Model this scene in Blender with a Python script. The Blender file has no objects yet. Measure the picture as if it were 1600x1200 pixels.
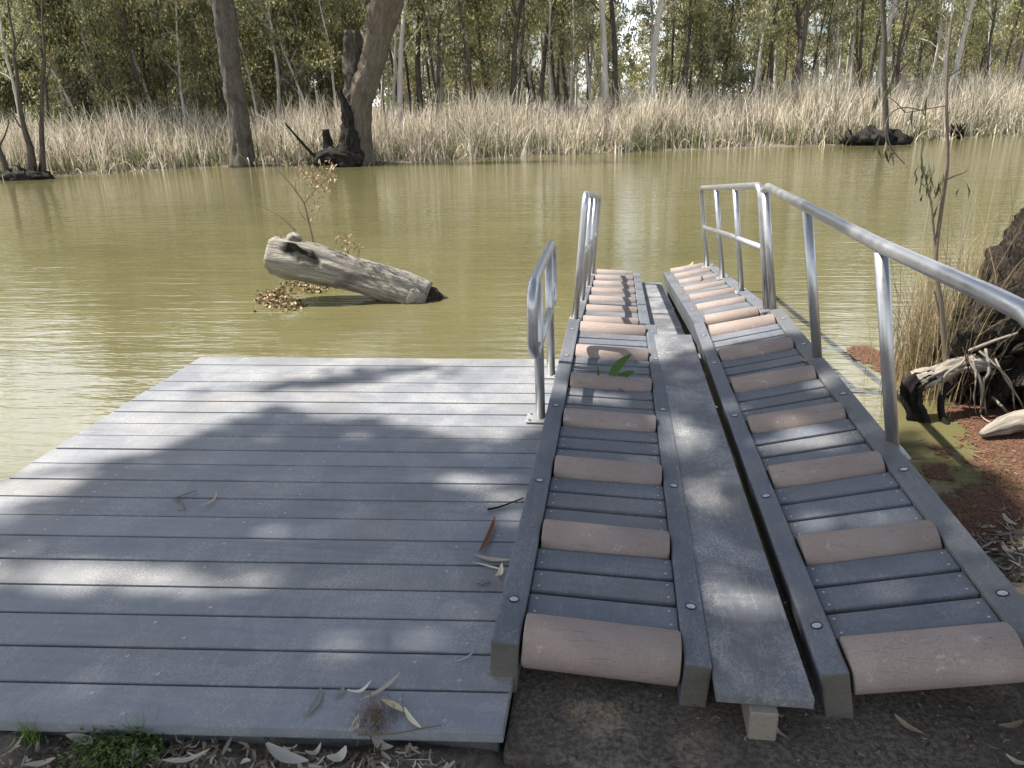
import bpy, bmesh, math, random
import numpy as np
from mathutils import Vector, Matrix, noise as mn

RNG = np.random.default_rng(7)
random.seed(7)
R = math.radians
scene = bpy.context.scene
COL = scene.collection

# ------------------------------------------------------------------ camera
F_PX, CAM_H = 1150.0, 1.5
def cam_matrix(slope=.035, vp=(966, 150)):
    p1 = Vector((vp[0]-800, 600-vp[1], -F_PX)); p2 = Vector((vp[0]-1000-800, 600-(vp[1]+1000*slope), -F_PX))
    up = p1.cross(p2).normalized()
    if up.y < 0: up = -up
    y = p1.normalized(); x = y.cross(up)
    return Matrix((x, y, up))
CR = cam_matrix()
cam_data = bpy.data.cameras.new('camera')
cam = bpy.data.objects.new('camera', cam_data); COL.objects.link(cam)
cam.matrix_world = Matrix.Translation((0, 0, CAM_H)) @ CR.to_4x4()
cam_data.sensor_width = 36; cam_data.lens = F_PX/1600*36
cam_data.clip_start = .05; cam_data.clip_end = 900
scene.camera = cam
def ray(u, v): return CR @ Vector((u-800, 600-v, -F_PX))
def at(u, v, z):                      # point of the place seen at (u, v) at height z
    d = ray(u, v); t = (z-CAM_H)/d.z
    return Vector((d.x*t, d.y*t, z))
def at_y(u, v, y):                    # the same at distance y
    d = ray(u, v); t = y/d.y
    return Vector((d.x*t, y, CAM_H+d.z*t))

# ------------------------------------------------------------------ sky and sun
SUN = Vector((-.70, .05, 1.0)).normalized()       # towards the sun
world = bpy.data.worlds.new('World'); scene.world = world; world.use_nodes = True
nt = world.node_tree; nt.nodes.clear()
N = nt.nodes.new; LK = nt.links.new
sky = N('ShaderNodeTexSky'); sky.sky_type = 'NISHITA'; sky.sun_disc = False
sky.sun_elevation = math.asin(SUN.z); sky.sun_rotation = math.atan2(SUN.x, SUN.y)
sky.air_density = 1.0; sky.dust_density = 1.2; sky.ozone_density = 1.2
tc = N('ShaderNodeTexCoord'); mp = N('ShaderNodeMapping'); mp.inputs['Scale'].default_value = (1.2, 1.2, 3.2)
mp.inputs['Location'].default_value = (2.871, -3.084, 3.024)
cn = N('ShaderNodeTexNoise'); cn.inputs['Scale'].default_value = 2.1; cn.inputs['Detail'].default_value = 7; cn.inputs['Roughness'].default_value = .58
cr = N('ShaderNodeValToRGB'); cr.color_ramp.elements[0].position = .44; cr.color_ramp.elements[1].position = .60
mx = N('ShaderNodeMixRGB'); mx.inputs['Color2'].default_value = (24, 24.8, 25.6, 1)
bg = N('ShaderNodeBackground'); bg.inputs['Strength'].default_value = .058
out = N('ShaderNodeOutputWorld')
LK(tc.outputs['Generated'], mp.inputs['Vector']); LK(mp.outputs[0], cn.inputs['Vector']); LK(cn.outputs['Fac'], cr.inputs['Fac'])
sx = N('ShaderNodeSeparateXYZ'); LK(tc.outputs['Generated'], sx.inputs[0])
mr = N('ShaderNodeMapRange'); mr.inputs['From Min'].default_value = .35; mr.inputs['From Max'].default_value = .62; mr.inputs['To Min'].default_value = 1.0; mr.inputs['To Max'].default_value = .04; LK(sx.outputs[2], mr.inputs['Value'])
cm = N('ShaderNodeMath'); cm.operation = 'MULTIPLY'; LK(cr.outputs['Color'], cm.inputs[0]); LK(mr.outputs[0], cm.inputs[1]); LK(cm.outputs[0], mx.inputs['Fac']); LK(sky.outputs[0], mx.inputs['Color1']); LK(mx.outputs[0], bg.inputs['Color']); LK(bg.outputs[0], out.inputs['Surface'])
sl = bpy.data.lights.new('sun', 'SUN'); sl.energy = 5.0; sl.angle = R(.55); sl.color = (1, .945, .865)
so = bpy.data.objects.new('sun', sl); COL.objects.link(so); so.location = (-8, 0, 20)
so.rotation_euler = (-SUN).to_track_quat('-Z', 'Y').to_euler()
scene.view_settings.view_transform = 'Standard'; scene.view_settings.look = 'None'
scene.view_settings.exposure = 1.13; scene.view_settings.gamma = 1; scene.view_settings.use_curve_mapping = False
scene.cycles.max_bounces = 7; scene.cycles.transparent_max_bounces = 8

# ------------------------------------------------------------------ material helpers
class NT:
    def __init__(s, name):
        s.m = bpy.data.materials.new(name); s.m.use_nodes = True
        s.t = s.m.node_tree; s.t.nodes.clear()
        s.out = s.n('ShaderNodeOutputMaterial'); s.b = s.n('ShaderNodeBsdfPrincipled')
        s.l(s.b.outputs[0], s.out.inputs['Surface'])
    def n(s, k, **kw):
        nd = s.t.nodes.new(k)
        for a, v in kw.items(): setattr(nd, a, v)
        return nd
    def l(s, a, b): s.t.links.new(a, b)
    def coord(s, kind='pos', scale=(1, 1, 1), rot=(0, 0, 0), loc=(0, 0, 0)):
        if kind == 'pos': o = s.n('ShaderNodeNewGeometry').outputs['Position']
        elif kind == 'uv': o = s.n('ShaderNodeUVMap').outputs[0]
        else: o = s.n('ShaderNodeTexCoord').outputs['Object']
        mp = s.n('ShaderNodeMapping'); mp.inputs['Scale'].default_value = scale; mp.inputs['Rotation'].default_value = rot; mp.inputs['Location'].default_value = loc
        s.l(o, mp.inputs['Vector']); return mp.outputs[0]
    def noise(s, vec, scale=5, detail=4, rough=.55, dist=0):
        nd = s.n('ShaderNodeTexNoise'); nd.inputs['Scale'].default_value = scale; nd.inputs['Detail'].default_value = detail
        nd.inputs['Roughness'].default_value = rough; nd.inputs['Distortion'].default_value = dist
        s.l(vec, nd.inputs['Vector']); return nd.outputs['Fac']
    def ramp(s, fac, stops, interp='LINEAR'):
        nd = s.n('ShaderNodeValToRGB'); e = nd.color_ramp; e.interpolation = interp
        while len(e.elements) < len(stops): e.elements.new(.5)
        for el, (p, c) in zip(e.elements, stops):
            el.position = p; el.color = (c, c, c, 1) if isinstance(c, (int, float)) else (*c, 1)
        s.l(fac, nd.inputs['Fac']); return nd.outputs['Color']
    def mix(s, fac, a, b, mode='MIX'):
        nd = s.n('ShaderNodeMixRGB', blend_type=mode)
        for i, v in ((0, fac), (1, a), (2, b)):
            if isinstance(v, (int, float)): nd.inputs[i].default_value = v if i == 0 else (v, v, v, 1)
            elif isinstance(v, tuple): nd.inputs[i].default_value = (*v, 1)
            else: s.l(v, nd.inputs[i])
        return nd.outputs[0]
    def math(s, op, a, b=0.0):
        nd = s.n('ShaderNodeMath', operation=op)
        for i, v in ((0, a), (1, b)):
            if isinstance(v, (int, float)): nd.inputs[i].default_value = v
            else: s.l(v, nd.inputs[i])
        return nd.outputs[0]
    def bump(s, h, strength=.3, dist=.01, prev=None):
        nd = s.n('ShaderNodeBump'); nd.inputs['Strength'].default_value = strength; nd.inputs['Distance'].default_value = dist
        s.l(h, nd.inputs['Height'])
        if prev is not None: s.l(prev, nd.inputs['Normal'])
        return nd.outputs[0]
    def set(s, color=None, rough=None, normal=None, metal=None, spec=None):
        for k, v in (('Base Color', color), ('Roughness', rough), ('Normal', normal), ('Metallic', metal), ('Specular IOR Level', spec)):
            if v is None: continue
            if isinstance(v, (int, float)): s.b.inputs[k].default_value = v
            elif isinstance(v, tuple): s.b.inputs[k].default_value = (*v, 1)
            else: s.l(v, s.b.inputs[k])
        return s.m
M = {}
def composite(name, base, dust=.5, along='x', dustcol=(.44, .43, .40), thr=.5):
    s = NT(name); st = (1.5, 28, 28) if along == 'x' else (28, 1.5, 28)
    p = s.coord('pos'); ps = s.coord('pos', scale=st)
    oi = s.n('ShaderNodeObjectInfo').outputs['Random']
    grain = s.noise(ps, 1.6, 5, .6); speck = s.noise(p, 130, 3, .7); blot = s.noise(p, 3.2, 6, .62, .4); fine = s.noise(p, 420, 2, .7)
    c = s.mix(s.ramp(grain, [(.3, .0), (.75, 1.0)]), tuple(b*.82 for b in base), tuple(b*1.22 for b in base))
    c = s.mix(s.math('MULTIPLY', oi, .55), c, tuple(b*1.35 for b in base)); c = s.mix(s.ramp(s.math('FRACT', s.math('MULTIPLY', oi, 7.3)), [(.55, 0.0), (1.0, .45)]), c, (.125, .12, .11))
    d = s.math('MULTIPLY', s.ramp(blot, [(thr-.08, 0.0), (thr+.22, 1.0)]), s.ramp(speck, [(.40, .15), (.62, 1.0)]))
    c = s.mix(s.math('MULTIPLY', d, dust), c, dustcol)
    c = s.mix(s.math('MULTIPLY', s.ramp(fine, [(.60, 0.0), (.72, 1.0)]), .30), c, (.5, .5, .48))
    # scuffs: thin pale scratches
    sc = s.noise(s.coord('pos', scale=(9, 2.2, 5), rot=(0, 0, .6)), 3, 2, .5, 1.4)
    c = s.mix(s.math('MULTIPLY', s.ramp(sc, [(.485, 0.0), (.5, 1.0), (.515, 0.0)]), .22), c, dustcol)
    br = s.noise(s.coord('pos', loc=(7, 3, 1)), 1.7, 5, .6)
    c = s.mix(s.math('MULTIPLY', s.ramp(br, [(.52, 0.0), (.7, 1.0)]), .35), c, (.17, .15, .12))
    h = s.math('ADD', s.math('MULTIPLY', grain, .6), s.math('MULTIPLY', speck, .5))
    return s.set(c, s.ramp(blot, [(.3, .5), (.7, .78)]), s.bump(h, .35, .0022), spec=.42)
M['deck'] = composite('deck_composite', (.150, .159, .177), .75)
M['track'] = composite('track_composite', (.080, .088, .103), .36, 'y', (.36, .36, .35), thr=.52)
M['slat'] = composite('slat_composite', (.088, .097, .114), .38, 'x', (.36, .36, .36), thr=.52)
M['walk'] = composite('walkway_composite', (.080, .089, .108), 1.0, 'y', (.52, .51, .48), thr=.50)

M['endgrain'] = composite('cut_end', (.075, .068, .058), .2, 'x', (.2, .18, .15))
s = NT('roller_plastic'); p = s.coord('pos')
n1 = s.noise(p, 170, 4, .65); n2 = s.noise(p, 5, 4, .6); n3 = s.noise(s.coord('pos', scale=(2, 60, 60)), 3, 3)
c = s.mix(s.ramp(n1, [(.3, 0.0), (.75, 1.0)]), (.22, .175, .15), (.33, .27, .237))
c = s.mix(s.math('MULTIPLY', s.ramp(n2, [(.5, 0.0), (.75, 1.0)]), .3), c, (.5, .44, .40))
c = s.mix(s.math('MULTIPLY', n3, .25), c, (.18, .14, .12)); oi = s.n('ShaderNodeObjectInfo').outputs['Random']; c = s.mix(s.math('MULTIPLY', oi, .35), c, (.20, .155, .13)); sc = s.noise(s.coord('pos', scale=(1.5, 30, 30)), 4, 3, .6, .8); c = s.mix(s.math('MULTIPLY', s.ramp(sc, [(.60, 0.0), (.68, 1.0)]), .5), c, (.13, .105, .09)); dr = s.noise(s.coord('pos', loc=(3, 9, 2)), 22, 4, .7); c = s.mix(s.math('MULTIPLY', s.ramp(dr, [(.62, 0.0), (.70, 1.0)]), .4), c, (.48, .44, .40))
M['roller'] = s.set(c, .68, s.bump(n1, .25, .002), spec=.3)

s = NT('aluminium'); p = s.coord('pos')
n1 = s.noise(p, 14, 5, .65); n2 = s.noise(s.coord('pos', scale=(60, 60, 4)), 4, 3)
c = s.mix(n1, (.36, .365, .37), (.50, .50, .50)); c = s.mix(s.math('MULTIPLY', s.ramp(n2, [(.5, 0.0), (.8, 1.0)]), .3), c, (.28, .28, .28))
M['metal'] = s.set(c, s.ramp(n1, [(.3, .30), (.75, .48)]), s.bump(n1, .1, .002), metal=.82)
s = NT('bolt_metal'); M['bolt'] = s.set((.46, .46, .45), .45, metal=.6)
s = NT('dark_steel'); M['dark'] = s.set((.03, .03, .032), .6)

s = NT('concrete'); p = s.coord('pos'); n1 = s.noise(p, 2.5, 6, .65); n2 = s.noise(p, 70, 4, .7); n3 = s.noise(p, 9, 5, .6)
c = s.mix(s.ramp(n1, [(.35, 0.0), (.7, 1.0)]), (.085, .072, .058), (.21, .18, .145)); c = s.mix(s.ramp(n2, [(.42, 0.0), (.58, .75)]), c, (.045, .038, .031))
c = s.mix(s.math('MULTIPLY', s.ramp(n3, [(.52, 0.0), (.7, 1.0)]), .6), c, (.075, .062, .05))
M['concrete'] = s.set(c, .95, s.bump(n2, .6, .006, s.bump(n3, .5, .02)), spec=.2)

s = NT('bank_soil'); p = s.coord('pos'); n1 = s.noise(p, 1.2, 6, .65); n2 = s.noise(p, 38, 5, .7); vo = s.n('ShaderNodeTexVoronoi'); vo.inputs['Scale'].default_value = 60; s.l(s.coord('pos', scale=(1, .35, 1), rot=(0, 0, .5)), vo.inputs['Vector'])
c = s.mix(s.ramp(n1, [(.35, 0.0), (.7, 1.0)]), (.085, .068, .052), (.20, .17, .135)); c = s.mix(s.ramp(n2, [(.35, 0.0), (.7, .7)]), c, (.26, .225, .18))
c = s.mix(s.math('MULTIPLY', s.ramp(vo.outputs['Distance'], [(.0, 1.0), (.5, 0.0)]), .4), c, (.05, .042, .034))
M['soil'] = s.set(c, .95, s.bump(n2, .7, .012, s.bump(vo.outputs['Distance'], .5, .01)), spec=.15)

# water: turbid olive river with a smooth reflecting surface
s = NT('river_water')
p1 = s.coord('pos', scale=(.55, 3.4, 1), rot=(0, 0, R(-9))); p2 = s.coord('pos', scale=(1.3, 6.5, 1), rot=(0, 0, R(6)))
p3 = s.coord('pos', scale=(.35, 1.1, 1), rot=(0, 0, R(14)))
w1 = s.noise(p1, 1.9, 3, .5, .6); w2 = s.noise(p2, 3.2, 2, .5, .4); w3 = s.noise(p3, 1.0, 2, .5)
wh = s.math('ADD', s.math('MULTIPLY', w1, 1.0), s.math('MULTIPLY', w2, .32)); wh = s.math('ADD', wh, s.math('MULTIPLY', w3, .9))
mur = s.noise(s.coord('pos', scale=(.5, 1, 1)), .55, 5, .6, .5)
c = s.mix(s.ramp(mur, [(.3, 0.0), (.7, 1.0)]), (.106, .097, .043), (.138, .125, .058))
s.b.inputs['IOR'].default_value = 1.333
M['water'] = s.set(c, .035, s.bump(wh, 1.0, .0090), spec=.72)

s = NT('duckweed'); p = s.coord('pos'); n1 = s.noise(p, 190, 4, .75); n2 = s.noise(p, 6, 5, .65); n3 = s.noise(p, 40, 4, .7)
c = s.mix(s.ramp(n1, [(.3, 0.0), (.7, 1.0)]), (.065, .030, .020), (.26, .135, .085)); c = s.mix(s.ramp(n2, [(.5, 0.0), (.72, .75)]), c, (.13, .115, .05))
c = s.mix(s.math('MULTIPLY', s.ramp(n3, [(.48, 0.0), (.68, 1.0)]), .7), c, (.065, .028, .02))
M['weed'] = s.set(c, .85, s.bump(n1, .8, .006, s.bump(n3, .5, .01)), spec=.2)
s = NT('submerged_slime'); p = s.coord('pos'); n1 = s.noise(p, 9, 6, .7, 1.5)
M['slime'] = s.set(s.mix(s.ramp(n1, [(.4, 0.0), (.65, 1.0)]), (.13, .12, .045), (.20, .205, .11)), .25, spec=.5)

def bark(name, a, b, dark, dk=.5, su=7, sv=.9, bumpd=.02, darkbase=None):
    s = NT(name); u1 = s.coord('uv', scale=(su, sv, 1)); n1 = s.noise(u1, 2.4, 6, .65, .6); n2 = s.noise(s.coord('uv', scale=(1.2, .8, 1)), 2.0, 5, .6, .4); n3 = s.noise(s.coord('uv', scale=(30, 6, 1)), 3, 3)
    c = s.mix(s.ramp(n1, [(.3, 0.0), (.7, 1.0)]), a, b); c = s.mix(s.ramp(n2, [(dk, 0.0), (dk+.14, .85)]), c, dark)
    c = s.mix(s.math('MULTIPLY', n3, .35), c, dark)
    if darkbase:
        sp = s.n('ShaderNodeSeparateXYZ'); s.l(s.n('ShaderNodeUVMap').outputs[0], sp.inputs[0])
        c = s.mix(s.ramp(s.math('ADD', sp.outputs[1], s.math('MULTIPLY', n2, darkbase*.8)), [(darkbase/20*10/10, .9), (min(.99, darkbase*1.6), 0.0)]), c, (.028, .024, .02))
    h = s.math('ADD', n1, s.math('MULTIPLY', n3, .4))
    return s.set(c, .9, s.bump(h, .8, bumpd), spec=.2)
M['gum_pale'] = bark('pale_gum_bark', (.38, .34, .29), (.72, .68, .62), (.16, .135, .11), .60)
M['gum_dark'] = bark('dark_gum_bark', (.055, .045, .038), (.16, .135, .11), (.035, .03, .025), .52)
M['gum_grey'] = bark('grey_gum_bark', (.07, .062, .052), (.185, .163, .135), (.055, .048, .04), .52, su=16, sv=2.2, bumpd=.06)
M['gum_tan'] = bark('tan_gum_bark', (.09, .075, .055), (.20, .17, .13), (.07, .057, .042), .55, su=16, sv=1.8, bumpd=.06)
M['char'] = bark('charred_wood', (.010, .009, .008), (.055, .048, .04), (.007, .006, .006), .5, su=12, sv=3, bumpd=.03)
M['log'] = bark('weathered_log_wood', (.16, .14, .112), (.50, .46, .39), (.07, .058, .045), .53, su=14, sv=1.3, bumpd=.05)
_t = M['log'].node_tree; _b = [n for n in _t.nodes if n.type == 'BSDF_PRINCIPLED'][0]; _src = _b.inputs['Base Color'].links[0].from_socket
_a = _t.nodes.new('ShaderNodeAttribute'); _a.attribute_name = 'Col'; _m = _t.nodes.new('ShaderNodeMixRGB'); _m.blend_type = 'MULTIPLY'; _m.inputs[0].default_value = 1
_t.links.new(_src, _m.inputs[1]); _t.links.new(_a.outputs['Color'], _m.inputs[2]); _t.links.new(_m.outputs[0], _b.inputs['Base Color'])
s = NT('stump_bark'); n1 = s.noise(s.coord('pos', scale=(26, 26, 6), rot=(0, .35, 0)), 1.6, 7, .72, 1.2); n2 = s.noise(s.coord('pos', scale=(70, 70, 18), rot=(0, .35, 0)), 1.5, 5, .7, .5); n3 = s.noise(s.coord('pos'), 4, 5, .6)
c = s.mix(s.ramp(n1, [(.40, 0.0), (.66, 1.0)]), (.022, .018, .014), (.25, .21, .165)); c = s.mix(s.math('MULTIPLY', s.ramp(n2, [(.5, 1.0), (.62, 0.0)]), .6), c, (.03, .025, .02)); c = s.mix(s.ramp(n3, [(.5, 0.0), (.75, .5)]), c, (.05, .042, .034))
M['stump'] = s.set(c, .95, s.bump(n1, 1.0, .05, s.bump(n2, .9, .015)), spec=.15)
M['root'] = bark('root_bark', (.12, .10, .08), (.46, .42, .35), (.07, .055, .042), .58, su=6, sv=2, bumpd=.006)
M['twig'] = bark('twig_bark', (.11, .085, .06), (.24, .20, .155), (.07, .055, .04), .6, bumpd=.002)

def leafmat(name, tint=(1, 1, 1), trans=.5, rough=.5, jit=.5, spec=.4):
    s = NT(name); at_ = s.n('ShaderNodeAttribute', attribute_name='Col'); oi = s.n('ShaderNodeObjectInfo').outputs['Random']
    c = s.mix(1.0, at_.outputs['Color'], tint, 'MULTIPLY')
    c = s.mix(s.math('MULTIPLY', oi, jit), c, s.mix(1.0, c, (1.25, 1.18, .85), 'MULTIPLY'))
    s.set(c, rough, spec=spec)
    tr = s.n('ShaderNodeBsdfTranslucent'); s.l(c, tr.inputs['Color']); mxs = s.n('ShaderNodeMixShader'); mxs.inputs[0].default_value = trans
    s.l(s.b.outputs[0], mxs.inputs[1]); s.l(tr.outputs[0], mxs.inputs[2]); s.l(mxs.outputs[0], s.out.inputs['Surface'])
    return s.m
M['leaf'] = leafmat('gum_leaves')
M['reed'] = leafmat('reed_blades', trans=.3, rough=.7, jit=0, spec=.2)
M['dryleaf'] = leafmat('dry_leaves', trans=.15, rough=.6, jit=.3, spec=.3)

# ------------------------------------------------------------------ geometry helpers
class MB:
    def __init__(s): s.v = []; s.f = []; s.uv = []; s.c = []; s.hc = False
    def add(s, v, f, uv=None, col=None):
        o = len(s.v); s.v += [tuple(x) for x in v]; s.f += [tuple(i+o for i in q) for q in f]
        s.uv += uv if uv else [(0, 0)]*sum(len(q) for q in f)
        s.c += [col or (1, 1, 1)]*len(v)
        if col: s.hc = True
        return s
    def build(s, name, mat, parent=None, smooth=False):
        if mat.name == 'weathered_log_wood': s.hc = True
        me = bpy.data.meshes.new(name); me.from_pydata(s.v, [], s.f)
        ul = me.uv_layers.new(name='UVMap'); ul.data.foreach_set('uv', np.array(s.uv, dtype=np.float32).ravel())
        if s.hc:
            a = me.color_attributes.new('Col', 'FLOAT_COLOR', 'POINT'); cc = np.ones((len(s.v), 4), np.float32); cc[:, :3] = s.c; a.data.foreach_set('color', cc.ravel())
        me.materials.append(mat)
        if smooth: me.polygons.foreach_set('use_smooth', [True]*len(me.polygons))
        me.update()
        return link(name, me, parent)
def link(name, me, parent=None):
    o = bpy.data.objects.new(name, me); COL.objects.link(o)
    if parent: o.parent = parent
    return o
def tag(o, label=None, cat=None, group=None, kind=None):
    if label: o['label'] = label
    if cat: o['category'] = cat
    if group: o['group'] = group
    if kind: o['kind'] = kind
    return o
def empty(name, loc=(0, 0, 0), rot=(0, 0, 0)):
    o = bpy.data.objects.new(name, None); COL.objects.link(o); o.location = loc; o.rotation_euler = rot; o.empty_display_size = .1
    return o
def tube(mb, pts, rad, n=8, disp=0, dfreq=3, cap=True, seed=0, squash=1, col=None, dlong=1.0):
    pts = [Vector(p) for p in pts]; m = len(pts)
    if not hasattr(rad, '__len__'): rad = [rad]*m
    t0 = (pts[1]-pts[0]).normalized(); ref = Vector((0, 0, 1)) if abs(t0.z) < .9 else Vector((1, 0, 0))
    nrm = (ref-t0*ref.dot(t0)).normalized(); V = []; L = 0; ls = []
    for i, p in enumerate(pts):
        t = (pts[min(i+1, m-1)]-pts[max(i-1, 0)]).normalized()
        nrm = (nrm-t*nrm.dot(t)).normalized(); b = t.cross(nrm)
        if i: L += (p-pts[i-1]).length
        ls.append(L)
        for k in range(n):
            a = 2*math.pi*k/n; d = nrm*math.cos(a)+b*math.sin(a)*squash; r = rad[i]
            if disp:
                q = Vector((math.cos(a)*dfreq*.5, math.sin(a)*dfreq*.5, L*dfreq*dlong/2+seed*7.3))
                r *= 1+disp*mn.fractal(q, .6, 2.1, 5)
            V.append(p+d*r)
    F = []; U = []
    for i in range(m-1):
        for k in range(n):
            k2 = (k+1) % n; F.append((i*n+k, i*n+k2, (i+1)*n+k2, (i+1)*n+k))
            per = 2*math.pi*max(rad[0], .01)/1.0
            U += [(k/n*1.0+seed*.37, ls[i]), ((k+1)/n*1.0+seed*.37, ls[i]), ((k+1)/n*1.0+seed*.37, ls[i+1]), (k/n*1.0+seed*.37, ls[i+1])]
    if cap:
        F.append(tuple(range(n))[::-1]); U += [(.1, .1)]*n; F.append(tuple((m-1)*n+k for k in range(n))); U += [(.1, .1)]*n
    mb.add(V, F, U, col)
    return mb
def smooth_path(pts, k=6):
    P = [Vector(p) for p in pts]; P = [P[0]*2-P[1]]+P+[P[-1]*2-P[-2]]; o = []
    for i in range(1, len(P)-2):
        for j in range(k):
            t = j/k; a, b, c, d = P[i-1:i+3]
            o.append(.5*((2*b)+(c-a)*t+(2*a-5*b+4*c-d)*t*t+(3*b-a-3*c+d)*t**3))
    o.append(P[-2]); return o
def lerp_list(a, n): return [a[min(int(i/(n-1)*(len(a)-1)), len(a)-2)]*(1-(i/(n-1)*(len(a)-1)-min(int(i/(n-1)*(len(a)-1)), len(a)-2)))+a[min(int(i/(n-1)*(len(a)-1)), len(a)-2)+1]*(i/(n-1)*(len(a)-1)-min(int(i/(n-1)*(len(a)-1)), len(a)-2)) for i in range(n)]
def hexa(mb, c8, bev=.004, seg=1):
    """box from eight corners (bottom four, top four, same order), edges eased"""
    bm = bmesh.new(); vs = [bm.verts.new(c) for c in c8]
    for q in ((3, 2, 1, 0), (4, 5, 6, 7), (0, 1, 5, 4), (1, 2, 6, 5), (2, 3, 7, 6), (3, 0, 4, 7)): bm.faces.new([vs[i] for i in q])
    if bev: bmesh.ops.bevel(bm, geom=bm.edges[:], offset=bev, segments=seg, affect='EDGES', profile=.6)
    bm.normal_update(); bm.verts.ensure_lookup_table(); bm.verts.index_update()
    mb.add([v.co.copy() for v in bm.verts], [[v.index for v in f.verts] for f in bm.faces]); bm.free(); return mb
def frame_box(mb, fr, x0, x1, y0, y1, z0, z1, bev=.004, seg=1):
    """box in the local axes of a frame fr(x, y, z) -> Vector"""
    return hexa(mb, [fr(x0, y0, z0), fr(x1, y0, z0), fr(x1, y1, z0), fr(x0, y1, z0), fr(x0, y0, z1), fr(x1, y0, z1), fr(x1, y1, z1), fr(x0, y1, z1)], bev, seg)
def np_mesh(name, V, quads, mat, col=None, parent=None, smooth=False):
    me = bpy.data.meshes.new(name); nv = len(V); nf = len(quads); k = quads.shape[1]
    me.vertices.add(nv); me.vertices.foreach_set('co', V.astype(np.float32).ravel())
    me.loops.add(nf*k); me.loops.foreach_set('vertex_index', quads.astype(np.int32).ravel())
    me.polygons.add(nf); me.polygons.foreach_set('loop_start', np.arange(0, nf*k, k, dtype=np.int32)); me.polygons.foreach_set('loop_total', np.full(nf, k, np.int32))
    if smooth: me.polygons.foreach_set('use_smooth', np.ones(nf, bool))
    me.update(calc_edges=True)
    if col is not None:
        a = me.color_attributes.new('Col', 'FLOAT_COLOR', 'POINT'); c4 = np.ones((nv, 4), np.float32); c4[:, :3] = col; a.data.foreach_set('color', c4.ravel())
    me.materials.append(mat)
    return link(name, me, parent)
def norm(a): return a/np.maximum(np.linalg.norm(a, axis=-1, keepdims=True), 1e-9)
def leaf_arrays(C, D, L, W, col, rng, bend=.15):
    """rhombic leaves: centre C, direction D, length L, width W"""
    n = len(C); D = norm(D); S = norm(np.cross(D, norm(rng.normal(size=(n, 3))))); U = np.cross(S, D)
    L = np.broadcast_to(L, n)[:, None]; W = np.broadcast_to(W, n)[:, None]
    V = np.stack([C-D*L*.5, C+S*W*.5+U*L*bend*.3, C+D*L*.5, C-S*W*.5+U*L*bend*.3], 1).reshape(-1, 3)
    return V, np.arange(n*4).reshape(n, 4), np.repeat(col, 4, 0)
def blades(base, h, lean, w, col, rng, seg=3, curve=1.0):
    """grass or reed blades as bent tapering strips"""
    n = len(base); az = rng.uniform(0, 2*np.pi, n); f = rng.uniform(0, np.pi, n)
    side = np.stack([np.cos(f), np.sin(f), np.zeros(n)], 1); ld = np.stack([np.cos(az), np.sin(az), np.zeros(n)], 1)
    V = []; 
    for i in range(seg+1):
        t = i/seg; off = ld*(lean*h*(t**(1+curve)))[:, None]; up = h*t*np.sqrt(np.maximum(.05, 1-(lean*t)**2*.7))
        c = base+off; c = c+np.stack([np.zeros(n), np.zeros(n), up], 1); ww = (w*(1-t*.85))[:, None]*.5
        V += [c-side*ww, c+side*ww]
    V = np.stack(V, 1).reshape(-1, 3); k = 2*(seg+1); Q = []
    for i in range(seg): Q.append(np.stack([np.arange(n)*k+2*i, np.arange(n)*k+2*i+1, np.arange(n)*k+2*i+3, np.arange(n)*k+2*i+2], 1))
    return V, np.concatenate(Q), np.repeat(col, k, 0)

WATER_Z = -.45
# ------------------------------------------------------------------ ground, river
bank_pts = np.array([(-90, 20), (-45, 21), (-27, 22), (-20.8, 23.3), (-17.4, 25.3), (-14.1, 26.9), (-8.7, 25.9), (-6, 27.1), (.84, 29.25), (8.3, 30.0), (16, 33.3), (26, 36.5), (45, 40), (90, 44)])
def bank_y(x): return np.interp(x, bank_pts[:, 0], bank_pts[:, 1])
def sstep(a, b, x):
    t = np.clip((x-a)/(b-a), 0, 1); return t*t*(3-2*t)
def ground_z(x, y):
    x = np.asarray(x, float); y = np.asarray(y, float)
    edge = np.interp(x, [-60, -8, -3, 1.1, 1.35, 1.6, 1.8, 2.2, 2.6, 3.4, 5, 9, 60], [1.5, 1.8, 2.1, 2.2, 2.6, 2.95, 3.2, 3.4, 3.5, 4.1, 5.6, 7, 8])     # near waterline
    wav = .018*np.sin(x*5.1+y*3.3)+.014*np.sin(x*11.3-y*8.7)+.008*np.sin(x*23+y*19)
    near = np.where(y < edge, -.45+(.38)*sstep(0, .9, edge-y)+wav, -.45-1.3*sstep(0, 3.0, y-edge))
    mound = np.exp(-(((x-3.15)/.95)**2+((y-5.3)/.75)**2))
    near = np.maximum(near, -1.75+1.62*mound*1.0+.0)
    b = bank_y(x)-.3; wav2 = .10*np.sin(x*.9+y*.4)+.06*np.sin(x*2.3-y*1.1)
    far = np.where(y > b, -.45+.75*sstep(0, 4, y-b)+wav2*sstep(0, 3, y-b), -1.75+1.3*sstep(4, 0, b-y))
    far = np.where(y > b, far, np.minimum(far, -.45-.02))
    return np.where(y < 15, near, far)
gx = np.unique(np.concatenate([np.linspace(-400, -60, 12), np.linspace(-60, -6, 60), np.linspace(-6, 6, 241), np.linspace(6, 60, 60), np.linspace(60, 400, 12)]))
gy = np.unique(np.concatenate([np.linspace(-200, -6, 14), np.linspace(-6, 0, 30), np.linspace(0, 7, 150), np.linspace(7, 20, 8), np.linspace(20, 48, 110), np.linspace(48, 120, 30), np.linspace(120, 600, 10)]))
GX, GY = np.meshgrid(gx, gy); GZ = ground_z(GX, GY)
V = np.stack([GX, GY, GZ], -1).reshape(-1, 3); nx = len(gx); ny = len(gy)
ii = (np.arange(ny-1)[:, None]*nx+np.arange(nx-1)[None]).ravel()
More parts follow.
